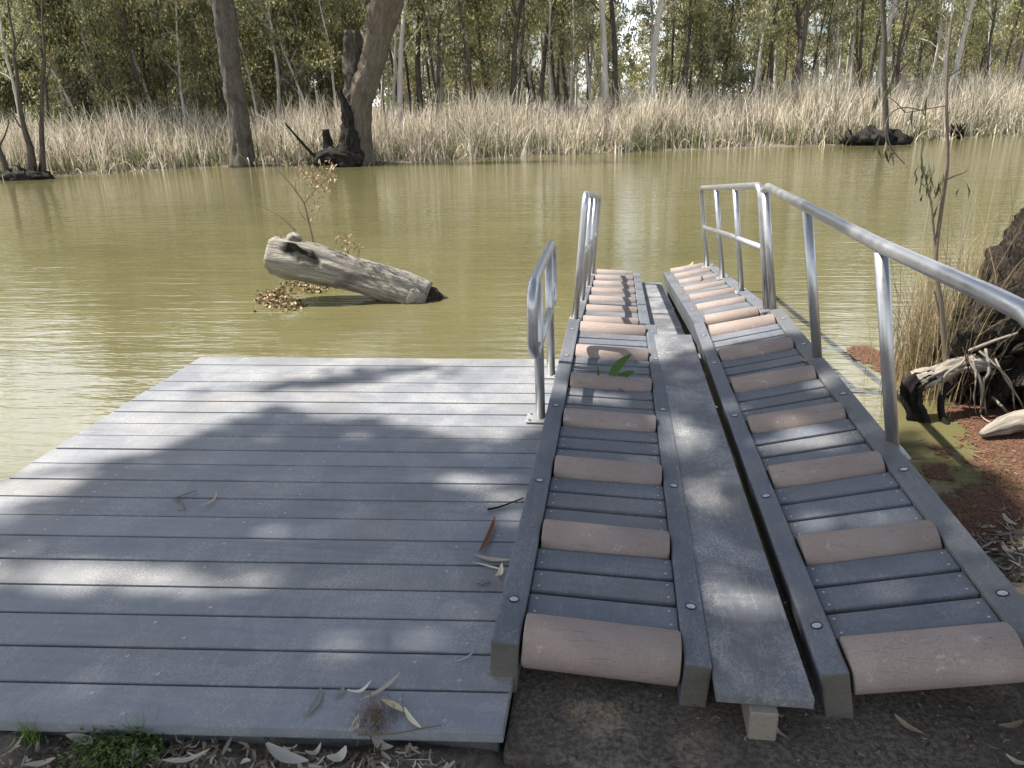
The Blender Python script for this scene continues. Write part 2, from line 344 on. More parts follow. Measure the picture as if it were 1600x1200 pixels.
ground = np_mesh('ground', V, np.stack([ii, ii+1, ii+1+nx, ii+nx], 1), M['soil'], smooth=True)
tag(ground, kind='structure')
wv = np.array([(-300, .5, WATER_Z), (300, .5, WATER_Z), (300, 60, WATER_Z), (-300, 60, WATER_Z)])
tag(np_mesh('water', wv, np.array([[0, 1, 2, 3]]), M['water']), kind='structure')

# concrete pad under the near end of the ramp
def fan_grid(name, x0, x1, y0, y1, nxx, nyy, zf, mat):
    xs = np.linspace(x0, x1, nxx); ys = np.linspace(y0, y1, nyy); X, Y = np.meshgrid(xs, ys); Z = zf(X, Y)
    V = np.stack([X, Y, Z], -1).reshape(-1, 3); i2 = (np.arange(nyy-1)[:, None]*nxx+np.arange(nxx-1)[None]).ravel()
    return np_mesh(name, V, np.stack([i2, i2+1, i2+1+nxx, i2+nxx], 1), mat, smooth=True)
mb = MB(); hexa(mb, [(-.262, 1.385, -.30), (3.0, 1.30, -.30), (3.0, 2.35, -.30), (-.262, 2.2, -.30), (-.262, 1.385, -.052), (3.0, 1.30, -.058), (3.0, 2.35, -.075), (-.262, 2.2, -.062)], .012, 2)
tag(mb.build('concrete_slab', M['concrete']), 'rough stained concrete slab under the near end of the kayak ramp', 'slab', kind='structure')

# ------------------------------------------------------------------ deck
deck = empty('platform_deck', (-1.5, 2.8, 0))
tag(deck, 'wide grey composite board deck over the water left of the ramp, half in tree shade', 'deck')
def world_child(o, root): o.parent = root; o.location = -Vector(root.location); return o
NB = 20; XL, XR = -2.672, -.262
def dline(t):                                    # front edge of board t (0 near .. NB far): y at XL and XR
    return 1.222+(4.239-1.222)*t/NB, 1.400+(4.292-1.400)*t/NB
sm = MB(); holes = MB()
for i in range(NB):
    a0, a1 = dline(i); b0, b1 = dline(i+1); g = .0048; zz = random.uniform(-.002, .002)
    xr = XR if i < 1 else (-.262 if i < 2 else .12); e = random.uniform(-.006, .006)
    f = lambda x, y0, y1: y0+(y1-y0)*(x-XL)/(XR-XL)
    mb = MB(); x0 = XL+e
    c = [(x0, f(x0, a0, a1)+g), (xr, f(xr, a0, a1)+g), (xr, f(xr, b0, b1)-g), (x0, f(x0, b0, b1)-g)]
    hexa(mb, [(x, y, -.036+zz) for x, y in c]+[(x, y, zz) for x, y in c], .0045, 2)
    world_child(mb.build('board', M['deck']), deck)
    for jx in (-2.60, -2.18, -1.42, -.55) if i % 1 == 0 else ():
        for q in (.27, .74):
            xx = jx+random.uniform(-.008, .008)+(.14 if q < .5 else 0)*(jx > -2); y = f(xx, a0*(1-q)+b0*q, a1*(1-q)+b1*q)
            ring = [(xx+.0055*math.cos(k*math.pi/4), y+.0055*math.sin(k*math.pi/4), zz+.0008) for k in range(8)]
            sm.add(ring, [tuple(range(8))]); holes.add([(xx+.0022*math.cos(k*math.pi/3), y+.0022*math.sin(k*math.pi/3), zz+.0014) for k in range(6)], [tuple(range(6))])
tag(world_child(sm.build('screw_heads', M['bolt']), deck), kind='stuff')
tag(world_child(holes.build('screw_sockets', M['dark']), deck), kind='stuff')
mb = MB(); hexa(mb, [(XL+.03, 1.26, -.20), (-.28, 1.437, -.20), (-.28, 1.477, -.20), (XL+.03, 1.30, -.20), (XL+.03, 1.26, -.037), (-.28, 1.437, -.037), (-.28, 1.477, -.037), (XL+.03, 1.30, -.037)], .003)
world_child(mb.build('front_beam', M['track']), deck)
for jx in (-2.63, -2.1, -1.5, -.9, -.4):
    mb = MB(); hexa(mb, [(jx, 1.52, -.19), (jx+.05, 1.52, -.19), (jx+.05, 4.2, -.19), (jx, 4.2, -.19), (jx, 1.52, -.038), (jx+.05, 1.52, -.038), (jx+.05, 4.2, -.038), (jx, 4.2, -.038)], .003)
    world_child(mb.build('joist', M['track']), deck)
for jx in (-2.55, -.45):
    for jy in (2.6, 4.05):
        mb = MB(); tube(mb, [(jx, jy, -1.7), (jx, jy, -.192)], .07, 12); world_child(mb.build('pile', M['gum_grey'], smooth=True), deck)

# ------------------------------------------------------------------ kayak ramp: roller tracks
ST_H = .175
class Track:
    """a trough side: stringers, slats and rollers in a frame with lengthwise slope and inward tilt"""
    def __init__(s, name, label, xa, za, xb, zb, y0, y1, drop, shrink=0):
        # a = left edge, b = right edge at y0 ; z falls by drop over the length
        s.y0, s.y1 = y0, y1; s.L = y1-y0; s.w = math.hypot(xb-xa, zb-za); s.o = Vector((xa, y0, za))
        s.cx = Vector((xb-xa, 0, zb-za)).normalized(); s.cy = Vector((shrink, s.L, -drop)).normalized(); s.cz = s.cx.cross(s.cy).normalized()
        s.root = empty(name, s.o); tag(s.root, label, 'kayak ramp track', 'roller tracks of the kayak ramp')
        s.fr = lambda x, y, z: s.o+s.cx*x+s.cy*y+s.cz*z
    def part(s, mb, name, mat, smooth=False, parent=None):
        o = mb.build(name, mat, smooth=smooth)
        if parent is None: return world_child(o, s.root)
        o.parent = parent; return o
    def build(s, wl, wr, rollers, slatn=3, prot=.030, bolts=None, slat_d=.112, pitch=.127, first_big=False, recess=(.022, .014), rr=.074):
        L = s.L/abs(s.cy.y); sc = MB()
        str_o = []
        for k, (x0, x1) in enumerate(((0, wl), (s.w-wr, s.w))):
            mb = MB(); frame_box(mb, s.fr, x0, x1, 0, L, -ST_H, 0, .007, 2); o = s.part(mb, 'stringer', M['track']); str_o.append(o)
            o.data.materials.append(M['endgrain'])
            for p in o.data.polygons:
                if p.normal.y < -.9: p.material_index = 1
            for q, yb in enumerate(bolts or []):
                b = MB(); c = s.fr((x0+x1)/2, yb+(0 if k == 0 else .06), 0)
                n = 12; rg = [c+s.cx*.017*math.cos(a*2*math.pi/n)+s.cy*.017*math.sin(a*2*math.pi/n)+s.cz*.0012 for a in range(n)]
                rd = [c+s.cy*-.003+s.cx*.013*math.cos(a*2*math.pi/n)+s.cy*.011*math.sin(a*2*math.pi/n)+s.cz*.0032 for a in range(n)]
                hb = MB(); hb.add(rg, [tuple(range(n))]); ho = s.part(hb, 'bolt_recess', M['dark'], parent=o)
                b.add(rd+[c+s.cz*.006-s.cy*.003], [(a, (a+1) % n, n) for a in range(n)]); s.part(b, 'bolt', M['bolt'], True, o)
                
        ys = [r for r in rollers]
        for i, yr in enumerate(ys):
            xa, xb = wl+.009, s.w-wr-.008; mb = MB(); n = 28; zc = prot-rr
            prof = [(xa, rr-.004), (xa+.004, rr), (xb-.004, rr), (xb, rr-.004)]; jitter = random.uniform(-.004, .004)
            V = []; 
            for (x, r) in prof:
                for k in range(n): V.append(s.fr(x, yr+jitter+r*math.cos(2*math.pi*k/n), zc+r*math.sin(2*math.pi*k/n)))
            Fq = [(j*n+k, j*n+(k+1) % n, (j+1)*n+(k+1) % n, (j+1)*n+k) for j in range(3) for k in range(n)]
            Fq += [tuple(range(n))[::-1], tuple(3*n+k for k in range(n))]
            mb.add(V, Fq); ro = s.part(mb, 'roller', M['roller'], True); me = ro.data
            for p in me.polygons:
                if len(p.vertices) > 4: p.use_smooth = False
            ax = MB(); tube(ax, [s.fr(wl-.005, yr, zc), s.fr(wl+.0125, yr, zc)], .014, 10); tube(ax, [s.fr(s.w-wr-.0125, yr, zc), s.fr(s.w-wr+.005, yr, zc)], .014, 10)
            s.part(ax, 'axle', M['dark'], True, ro)
            nxt = ys[i+1] if i+1 < len(ys) else None
            if nxt is None: break
            gap = nxt-yr; start = yr+rr*.90+.002; room = gap-2*rr*.90-.004; pt = room/slatn
            for j in range(slatn):
                a = start+j*pt+.010; b = start+(j+1)*pt-.010; r0 = recess[0]+random.uniform(-.002, .002); r1 = recess[1]+random.uniform(-.002, .002)
                mb = MB(); x0, x1 = wl+.002, s.w-wr-.002; th = .038
                hexa(mb, [s.fr(x0, a, -r0-th), s.fr(x1, a, -r1-th), s.fr(x1, b, -r1-th), s.fr(x0, b, -r0-th), s.fr(x0, a, -r0), s.fr(x1, a, -r1), s.fr(x1, b, -r1), s.fr(x0, b, -r0)], .006, 2)
                s.part(mb, 'slat', M['slat'])
                for xx, r in ((x0+.022, r0), (x1-.022, r1)):
                    for yy in (a+.022, b-.022):
                        c = s.fr(xx+random.uniform(-.003, .003), yy, -r+.0008); sc.add([c+s.cx*.0042*math.cos(k)+s.cy*.0042*math.sin(k) for k in (0, 1.05, 2.09, 3.14, 4.19, 5.24)], [tuple(range(6))])
        tag(s.part(sc, 'screw_heads', M['bolt']), kind='stuff')
        return s
NY0, NY1 = 1.63, 4.90
roll_near = [.075+.512*k for k in range(7)]
tl = Track('roller_track', 'near left roller track of the grey ramp with a green leafy sprig lying on it', -.320, .120, .275, .080, NY0-.03, NY1, .040, .010)
tl.build(.078, .072, roll_near, 3, .030, [.19, .94, 1.72, 2.5, 3.05])
tr = Track('roller_track', 'near right roller track of the ramp beside the long sloping handrail', .548, .080, 1.118, .195, NY0-.03, NY1+.05, .045, -.012)
tr.build(.072, .084, roll_near, 3, .030, [.19, .94, 1.72, 2.5, 3.05])
FD = .33
roll_far = [.14+.497*k for k in range(7)]
fl = Track('roller_track', 'far left roller track sloping down to the water with rail shadows across it', -.300, .060, .248, .030, NY1+.02, 7.98, FD, .02)
fl.build(.072, .072, roll_far, 2, .019, [.5, 1.4, 2.3], rr=.060)
fr_ = Track('roller_track', 'far right roller track in full sun sloping into the water', .545, .035, 1.065, .130, NY1+.06, 8.02, FD, -.03)
fr_.build(.072, .082, roll_far, 2, .019, [.5, 1.4, 2.3], rr=.060)

# middle boards
wb = MB(); hexa(wb, [(.277, 1.525, .034), (.519, 1.525, .034), (.494, 4.66, .016), (.258, 4.66, .016), (.277, 1.525, .066), (.519, 1.525, .066), (.494, 4.66, .048), (.258, 4.66, .048)], .005, 2)
o = wb.build('walkway_board', M['walk']); tag(o, 'long dusty grey board lying between the two near roller tracks', 'board')
wf = empty('far_walkway', (.36, 4.62, -.03)); tag(wf, 'short cross boards between the two far roller tracks, end at the water', 'walkway')
ycuts = [4.68, 5.30, 6.05, 6.85, 7.75]
for a, b in zip(ycuts[:-1], ycuts[1:]):
    za = -.012-(a-4.61)*.106; zb = -.012-(b-.008-4.61)*.106; mb = MB()
    hexa(mb, [(.262, a, za-.03), (.492, a, za-.03), (.486, b-.008, zb-.03), (.262, b-.008, zb-.03), (.262, a, za), (.492, a, za), (.486, b-.008, zb), (.262, b-.008, zb)], .004)
    world_child(mb.build('board', M['walk']), wf)
# supports: cross bearers under the tracks, a timber block
for yy, zt in ((2.2, -.105), (4.7, -.125)):
    mb = MB(); hexa(mb, [(-.30, yy, zt-.07), (1.15, yy, zt-.07), (1.15, yy+.09, zt-.07), (-.30, yy+.09, zt-.07), (-.30, yy, zt), (1.15, yy, zt), (1.15, yy+.09, zt), (-.30, yy+.09, zt)], .004)
    if zt < -.12:
        for x in (-.2, 1.05): tube(mb, [(x, yy+.045, -1.75), (x, yy+.045, zt-.07)], .04, 10)
    tag(mb.build('cross_bearer', M['track']), 'dark cross bearer holding up the ramp tracks ' + ('over the concrete slab' if zt > -.12 else 'over the water at the hinge'), 'beam')
mb = MB(); hexa(mb, [(.360, 1.50, -.058), (.430, 1.50, -.058), (.430, 1.80, -.058), (.360, 1.80, -.058), (.360, 1.50, .033), (.430, 1.50, .033), (.430, 1.80, .033), (.360, 1.80, .033)], .004)
bl = NT('pale_timber'); pt_ = bl.noise(bl.coord('pos', scale=(20, 3, 20)), 4, 4); bl.set(bl.mix(pt_, (.15, .13, .10), (.27, .235, .19)), .85)
tag(mb.build('timber_block', bl.m), 'small pale timber block under the end of the middle board', 'block')

# ------------------------------------------------------------------ handrails
def rail_tube(pts, r, root, name='top_rail', n=14, k=1):
    mb = MB(); tube(mb, pts, r, n); return world_child(mb.build(name, M['metal'], smooth=True), root)
def arc(c, a, b, ang0, ang1, n=9):
    return [Vector(c)+Vector(a)*math.cos(ang0+(ang1-ang0)*i/(n-1))+Vector(b)*math.sin(ang0+(ang1-ang0)*i/(n-1)) for i in range(n)]
def plate(p, root, sx=.05, sy=.05, tilt=0, th=.010):
    mb = MB(); p = Vector(p); c, s_ = math.cos(tilt), math.sin(tilt)
    f = lambda x, y, z: p+Vector((x*c-z*s_, y, x*s_+z*c))
    frame_box(mb, f, -sx, sx, -sy, sy, .001, th, .002)
    for bx in (-.7, .7):
        for by in (-.7, .7): tube(mb, [f(bx*sx, by*sy, th), f(bx*sx, by*sy, th+.009)], .008, 6)
    return world_child(mb.build('base_plate', M['bolt']), root)
RT = .0245
# A: near left, on the deck, closed D loops at both ends
g = 'metal handrails of the boat ramp'
hr = empty('metal_handrail', (-.358, 3.33, 0)); tag(hr, 'short looped metal handrail standing on the deck beside the left track', 'handrail', g)
x = -.360; zt, zm = .735, .395; hz = (zt-zm)/2
top = [Vector((x, 3.26, zt)), Vector((x, 4.12, zt-.005))]
loopn = arc((x, 3.26, zt-.10), (0, -.135, 0), (0, 0, .10), math.pi/2, 0, 7)+arc((x, 3.26, zm+.10), (0, -.135, 0), (0, 0, -.10), 0, math.pi/2, 7)
loopf = arc((x, 4.12, zt-.10), (0, .12, 0), (0, 0, .10), math.pi/2, 0, 7)+arc((x, 4.12, zm+.10), (0, .12, 0), (0, 0, -.10), 0, math.pi/2, 7)
rail_tube(loopn[::-1]+[Vector((x, 3.7, zt))]+loopf, RT, hr, 'top_rail', 16)
rail_tube([loopn[-1], Vector((x, 3.7, zm)), loopf[-1]], RT*.93, hr, 'mid_rail', 16)
for y in (3.36, 3.98):
    rail_tube([(x+.004, y, .004), (x, y, zt-.02)], RT*.97, hr, 'post', 16); plate((x-.012, y, .002), hr, .055, .055)
# B: far left on the far track
def far_plane_z(y, zb): return zb-FD*(y-NY1)/3.1
hl = empty('metal_handrail', (-.29, 4.98, .05)); tag(hl, 'narrow metal handrail seen end on above the far left track', 'handrail', g)
ysl = [4.98, 5.85, 6.75, 7.65]
def lpt(y, h): return Vector((-.272+.085*h+.012*(y-5), y, far_plane_z(y, .052)+h))
rail_tube([lpt(4.98, .01), lpt(4.98, .40), lpt(4.98, .76), lpt(4.992, .81), lpt(5.02, .845), lpt(5.07, .86), lpt(6.3, .83), lpt(7.60, .80), lpt(7.65, .78), lpt(7.67, .73), lpt(7.67, .4), lpt(7.67, .01)], RT, hl, 'top_rail', 16)
rail_tube([lpt(4.98, .45), lpt(6.3, .45), lpt(7.67, .41)], RT*.85, hl, 'mid_rail', 14)
for y in ysl:
    if y not in (4.98, 7.65): rail_tube([lpt(y, .01), lpt(y, .85-.026*(y-5))], RT*.85, hl, 'post', 14)
    plate(lpt(y, .002), hl, .04, .045, -.07)
# C: far right
hf = empty('metal_handrail', (1.06, 5.05, .11)); tag(hf, 'far right metal handrail with four posts on the sunlit track', 'handrail', g)
def rpt(y, h): return Vector((1.035-.030*(y-5)-.135*h, y, far_plane_z(y, .112)+h))
def rpt2(y, h):
    p = rpt(y, h); return p
ysr = [5.06, 5.95, 6.85, 7.80]
rail_tube([rpt(5.06, .01), rpt(5.06, .40), rpt(5.06, .76), rpt(5.07, .80), rpt(5.10, .825), rpt(5.16, .835), rpt(6.4, .82), rpt(7.72, .805), rpt(7.77, .79), rpt(7.80, .73), rpt(7.80, .4), rpt(7.80, .01)], RT, hf, 'top_rail', 16)
rail_tube([rpt(5.06, .43), rpt(6.4, .43), rpt(7.80, .41)], RT*.9, hf, 'mid_rail', 14)
for y in ysr:
    if y not in (5.06, 7.80): rail_tube([rpt(y, .01), rpt(y, .84-.015*(y-5))], RT*.9, hf, 'post', 14)
    plate(rpt(y, .002), hf, .05, .05, .15)
# D: long near right rail
hn = empty('metal_handrail', (1.13, 2.85, .19)); tag(hn, 'long metal handrail sloping past the camera on the near right track', 'handrail', g)
def npt(y, h): return Vector((1.128-.030*(y-2.85)-.195*h*(1-.10*(y-2.85)), y, .108-.004*(y-2.85)+h))
zt2 = .840
rail_tube([npt(5.0, zt2-.03), npt(4.9, zt2), npt(3.9, zt2+.005), npt(2.85, zt2+.01), npt(2.0, zt2+.035), npt(1.84, zt2+.035), npt(1.75, zt2+.01), npt(1.69, zt2-.045), npt(1.66, zt2-.13), npt(1.63, .4), npt(1.62, .012)], RT*1.05, hn, 'top_rail', 18)
for y in (2.85, 3.93, 5.0):
    rail_tube([npt(y, -.02), npt(y, zt2-.012)], RT*1.02, hn, 'post', 18); plate(npt(y, .0), hn, .05, .055, .17)
plate(npt(1.62, 0), hn, .05, .055, .17)

# ------------------------------------------------------------------ floating weed at the right bank
def blob_mesh(name, poly, z, mat, sub=.05, amp=.02, rnd=.006):
    P = smooth_path(poly+[poly[0]], 8)[:-1]; cx = sum(p[0] for p in P)/len(P); cy = sum(p[1] for p in P)/len(P)
    ring = 16; V = []; n = len(P)
    for r in range(ring+1):
        t = (r/ring)**.6
        for i, p in enumerate(P):
            k = 1+amp*4*mn.fractal(Vector((p[0]*4, p[1]*4, 1)), .7, 2, 4)*(r == ring or 1)*t
            x_ = cx+(p[0]-cx)*t*k; y_ = cy+(p[1]-cy)*t*k
            V.append((x_, y_, z+(rnd*(mn.noise(Vector((x_*30, y_*30, 0)))+.6) if r < ring else -.002)))
    F = [(r*n+i, r*n+(i+1) % n, (r+1)*n+(i+1) % n, (r+1)*n+i) for r in range(ring) for i in range(n)]
    mb = MB(); mb.add(V, F); return mb.build(name, mat, smooth=True)
wz = WATER_Z+.004
def weed_mat(name, label, px, cell, soft, seed, thr=0.0):
    """floating mat built as small tiles that thin out raggedly at the rim"""
    P = np.array([tuple(at(u, v, WATER_Z)[:2]) for u, v in px]); lo, hi = P.min(0)-soft, P.max(0)+soft
    xs = np.arange(lo[0], hi[0], cell); ys = np.arange(lo[1], hi[1], cell); X, Y = np.meshgrid(xs, ys); pts = np.stack([X.ravel(), Y.ravel()], 1)
    ins = np.zeros(len(pts), bool); dist = np.full(len(pts), 1e9)
    for k in range(len(P)):
        a, b = P[k], P[(k+1) % len(P)]; c1 = (a[1] > pts[:, 1]) != (b[1] > pts[:, 1]); xi = a[0]+(pts[:, 1]-a[1])/(b[1]-a[1]+1e-12)*(b[0]-a[0]); ins ^= c1 & (pts[:, 0] < xi)
        ab = b-a; t = np.clip(((pts-a)@ab)/(ab@ab), 0, 1); dist = np.minimum(dist, np.linalg.norm(pts-(a+t[:, None]*ab), axis=1))
    sd = np.where(ins, dist, -dist); rng = np.random.default_rng(seed)
    nz = np.array([mn.fractal(Vector((p[0]*5, p[1]*5, seed)), .8, 2.1, 4) for p in pts]); keep = (sd/soft+nz*1.3-thr+rng.normal(0, .16, len(pts))) > 0
    pts = pts[keep]; n = len(pts); ang = rng.uniform(0, 3.14, n); h = cell*.78*rng.uniform(.7, 1.15, n); z = wz+rng.uniform(0, .004, n)
    V = np.stack([np.stack([pts[:, 0]+h*np.cos(ang+k*math.pi/2), pts[:, 1]+h*np.sin(ang+k*math.pi/2), z+rng.uniform(-.0015, .003, n)], 1) for k in range(4)], 1).reshape(-1, 3)
    return tag(np_mesh(name, V, np.arange(n*4).reshape(n, 4), M['weed']), label, 'water weed', kind='stuff')
weed_mat('duckweed', 'rust red floating water fern covering the cove by the stump', [(1475, 640), (1560, 622), (1720, 630), (1800, 780), (1640, 870), (1500, 860), (1455, 810), (1470, 775), (1530, 745), (1520, 705)], .0105, .10, 3)
weed_mat('duckweed', 'small rust red patch of floating fern behind the long handrail', [(1318, 548), (1345, 541), (1380, 550), (1425, 575), (1412, 592), (1370, 580), (1340, 566)], .012, .05, 5)
weed_mat('duckweed', 'thin scatter of drifting fern and slime beside the middle post of the long handrail', [(1405, 725), (1440, 690), (1500, 690), (1540, 735), (1520, 780), (1450, 785), (1415, 765)], .012, .16, 8, 1.0)

# ------------------------------------------------------------------ the log in the river
lg = empty('driftwood_log', tuple(at(560, 470, WATER_Z)))
tag(lg, 'big weathered grey log rising out of the water with a dead twig on top', 'log')
A = at_y(424, 397, 7.35); B = at_y(668, 466, 7.45)
pts = [A.lerp(B, t)+Vector((0, 0, .028*math.sin(t*math.pi))) for t in np.linspace(0, 1, 44)]
rad = [(.188+.034*math.sin(min(t*2.2, 1)*math.pi*.5)-.055*t+.010*math.sin(t*9)) for t in np.linspace(0, 1, 44)]
mb = MB(); tube(mb, pts, rad, 64, .16, 3.2, seed=2, dlong=.5)
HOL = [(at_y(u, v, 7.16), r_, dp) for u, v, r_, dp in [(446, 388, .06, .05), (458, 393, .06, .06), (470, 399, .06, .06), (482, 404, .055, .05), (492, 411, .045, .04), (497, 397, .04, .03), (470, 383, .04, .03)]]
cc_ = []; nvv = []
for v_ in mb.v:
    q = Vector(v_); k = 0
    wob = .25*mn.fractal(q*14, .7, 2.1, 4)
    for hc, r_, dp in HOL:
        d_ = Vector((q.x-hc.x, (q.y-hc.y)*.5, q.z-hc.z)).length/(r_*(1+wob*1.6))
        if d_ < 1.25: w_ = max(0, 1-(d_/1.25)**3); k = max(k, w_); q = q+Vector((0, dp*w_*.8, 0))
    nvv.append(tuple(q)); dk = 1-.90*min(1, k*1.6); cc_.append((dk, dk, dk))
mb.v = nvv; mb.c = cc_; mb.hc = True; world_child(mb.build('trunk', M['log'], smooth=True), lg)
mb = MB(); kp = A.lerp(B, .17); tube(mb, smooth_path([kp+Vector((.0, .02, .06)), kp+Vector((-.02, 0, .20)), kp+Vector((.03, 0, .275))], 6), lerp_list([.10, .085, .055], 13), 18, .35, 6, seed=4)
world_child(mb.build('knot', M['log'], smooth=True), lg)
mb = MB(); e = B+Vector((-.05, 0, -.02)); tube(mb, smooth_path([e+Vector((-.12, -.03, .015)), e+Vector((.05, 0, .0)), e+Vector((.22, .03, -.05)), e+Vector((.40, .04, -.075))], 8), lerp_list([.13, .135, .085, .03], 25), 26, .5, 8, seed=8)
world_child(mb.build('broken_end', M['stump'], smooth=True), lg)
mb = MB(); e2 = A.lerp(B, .9)+Vector((0, -.03, 0)); tube(mb, smooth_path([e2+Vector((-.02, .02, .0)), e2+Vector((.06, -.07, -.02)), e2+Vector((.09, -.12, -.04))], 6), lerp_list([.125, .12, .11], 13), 26, .14, 5, seed=9)
world_child(mb.build('limb_stub', M['log'], smooth=True), lg)

def twig_plant(name, label, cat, base, branches, leaves, leafcol, leaflen, leafw, mat_b=None, mat_l=None, droop=1.0, group=None, seed=1, spread=.06):
    root = empty(name, base); tag(root, label, cat, group); rng = np.random.default_rng(seed); mb = MB()
    for i, (pts, r0, r1) in enumerate(branches):
        sp = smooth_path(pts, 6); tube(mb, sp, lerp_list([r0, r1], len(sp)), 7, .15, 4, seed=i)
    world_child(mb.build('stem', mat_b or M['twig'], smooth=True), root)
    Vs, Qs, Cs = [], [], []; off = 0
    for (c, n, sp) in leaves:
        C = np.array(c)+rng.normal(size=(n, 3))*sp; D = rng.normal(size=(n, 3))*.6+np.array([0, 0, -droop])
        col = np.array(leafcol)*(rng.uniform(.55, 1.35, (n, 1)))*rng.uniform(.9, 1.1, (n, 3))
        V, Q, Cc = leaf_arrays(C, D, rng.uniform(.7, 1.3, n)*leaflen, rng.uniform(.7, 1.3, n)*leafw, col, rng, .5); Vs.append(V); Qs.append(Q+off); Cs.append(Cc); off += len(V)
    if Vs:
        o = np_mesh('foliage', np.concatenate(Vs), np.concatenate(Qs), mat_l or M['dryleaf'], np.concatenate(Cs)); world_child(o, root)
    return root
Y = 7.4; P = lambda u, v, y=Y: at_y(u, v, y)
twig_plant('dead_branch', 'thin dead branch with curled brown leaves standing on the river log', 'branch', tuple(P(488, 375)),
    [([P(490, 378), P(482, 345), P(475, 318), P(463, 300), P(452, 285), P(430, 262), P(412, 248)], .009, .003), ([P(475, 318), P(490, 300), P(505, 285), P(520, 270)], .005, .002),
     ([P(463, 300), P(462, 285), P(470, 265)], .004, .002), ([P(463, 362), P(440, 340), P(420, 328), P(392, 312)], .006, .002), ([P(478, 345), P(468, 330), P(465, 318)], .003, .002)],
    [(P(u, v), n, .045) for u, v, n in [(500, 275, 30), (515, 265, 30), (490, 290, 26), (480, 272, 20), (470, 262, 16), (505, 300, 20), (488, 315, 14), (492, 345, 8), (445, 255, 12), (425, 252, 12), (415, 248, 8), (520, 282, 12), (440, 362, 8)]],
    (.42, .32, .20), .05, .02, seed=5)
twig_plant('dead_branch', 'tuft of brown leaves poking up behind the middle of the river log', 'branch', tuple(P(540, 395, 7.6)),
    [([P(545, 400, 7.6), P(543, 380, 7.6), P(538, 362, 7.6)], .004, .002), ([P(560, 402, 7.6), P(562, 388, 7.6), P(568, 380, 7.6)], .004, .002)],
    [(P(540, 372, 7.6), 34, .05), (P(545, 385, 7.6), 20, .05), (P(560, 388, 7.6), 12, .03)], (.30, .23, .12), .05, .015, seed=6)
# raft of dead leaves and foam below the log
rng = np.random.default_rng(11); Cc = []
for u, v, n, sp in [(425, 462, 160, .06), (440, 475, 160, .06), (460, 480, 110, .05), (415, 470, 90, .04), (455, 448, 90, .05), (475, 452, 110, .06), (495, 455, 60, .05)]:
    c = np.array(at(u, v, WATER_Z)); q = c+rng.normal(size=(n, 3))*np.array([sp*1.3, sp*1.6, .0]); q[:, 2] = WATER_Z+rng.uniform(0, .05, n); Cc.append(q)
Cc = np.concatenate(Cc); n = len(Cc); colr = np.where(rng.random((n, 1)) < .5, np.array([[.12, .08, .04]]), np.array([[.42, .34, .20]]))*rng.uniform(.5, 1.3, (n, 1))
V, Q, K = leaf_arrays(Cc, rng.normal(size=(n, 3))*np.array([1, 1, .5]), .045, .03, colr, rng, .5)
tag(np_mesh('leaf_raft', V, Q, M['dryleaf'], K), 'floating raft of brown dead leaves below the raised end of the log', 'leaves', kind='stuff')

# ------------------------------------------------------------------ stump and roots on the right bank
st = empty('tree_stump', (2.9, 5.2, -.4)); tag(st, 'rugged dark old stump with tangled roots on the right bank', 'stump')
Ys = 5.05
def lump(name, pts, rad, n=60, disp=.5, freq=4, seed=1, mat=None, k=12, dlong=1.0, root=None):
    sp = smooth_path(pts, k); mb = MB(); tube(mb, sp, lerp_list(rad, len(sp)), n, disp, freq, seed=seed, dlong=dlong); return world_child(mb.build(name, mat or M['stump'], smooth=True), root or st)
lump('trunk', [at_y(1600, 650, Ys+.1), at_y(1618, 560, Ys+.15), at_y(1655, 460, Ys+.2), at_y(1705, 360, Ys+.3), at_y(1760, 250, Ys+.4)], [.46, .40, .40, .37, .33], 140, .34, 16, 3, k=26, dlong=.22)
lump('root_mass', [at_y(1505, 640, Ys-.15), at_y(1545, 570, Ys-.1), at_y(1600, 540, Ys-.1), at_y(1680, 600, Ys-.2)], [.12, .27, .30, .24], 110, .75, 13, 5, k=24, dlong=.6)
lump('root', [at_y(1560, 570, Ys-.2), at_y(1525, 568, Ys-.35), at_y(1495, 573, Ys-.4), at_y(1462, 585, Ys-.45), at_y(1432, 597, Ys-.5)], [.055, .05, .045, .045, .05], 30, .6, 9, 6, M['root'], 10)
lump('root', [at_y(1455, 588, Ys-.46), at_y(1430, 600, Ys-.5), at_y(1424, 622, Ys-.52), at_y(1436, 655, Ys-.54), at_y(1452, 688, Ys-.54), at_y(1462, 705, Ys-.54)], [.045, .055, .055, .052, .045, .04], 30, .6, 9, 7, M['char'], 10)
lump('root', [at_y(1480, 600, Ys-.4), at_y(1470, 625, Ys-.5), at_y(1472, 650, Ys-.55), at_y(1485, 672, Ys-.6), at_y(1505, 692, Ys-.6), at_y(1515, 700, Ys-.6)], [.02, .022, .022, .026, .03, .02], 12, .3, 5, 8, M['char'], 6)
rr_ = random.Random(5)
for (a, b, c_, d_, w) in [((1508, 555), (1530, 590), (1534, 620), (1532, 648), .009), ((1540, 545), (1545, 580), (1536, 600), (1541, 650), .008), ((1512, 556), (1500, 570), (1475, 590), (1470, 640), .008), ((1530, 548), (1560, 575), (1580, 600), (1585, 640), .007), ((1515, 548), (1535, 540), (1560, 530), (1590, 520), .011), ((1550, 620), (1565, 635), (1575, 645), (1590, 650), .009), ((1520, 560), (1525, 590), (1522, 620), (1526, 650), .005), ((1555, 560), (1570, 590), (1590, 620), (1600, 640), .006)]:
    lump('root', [at_y(*a, Ys-.42), at_y(*b, Ys-.5), at_y(*c_, Ys-.5), at_y(*d_, Ys-.48)], [w, w, w*.9, w*.6], 7, .3, 6, rr_.randint(0, 99), M['root'], 5)
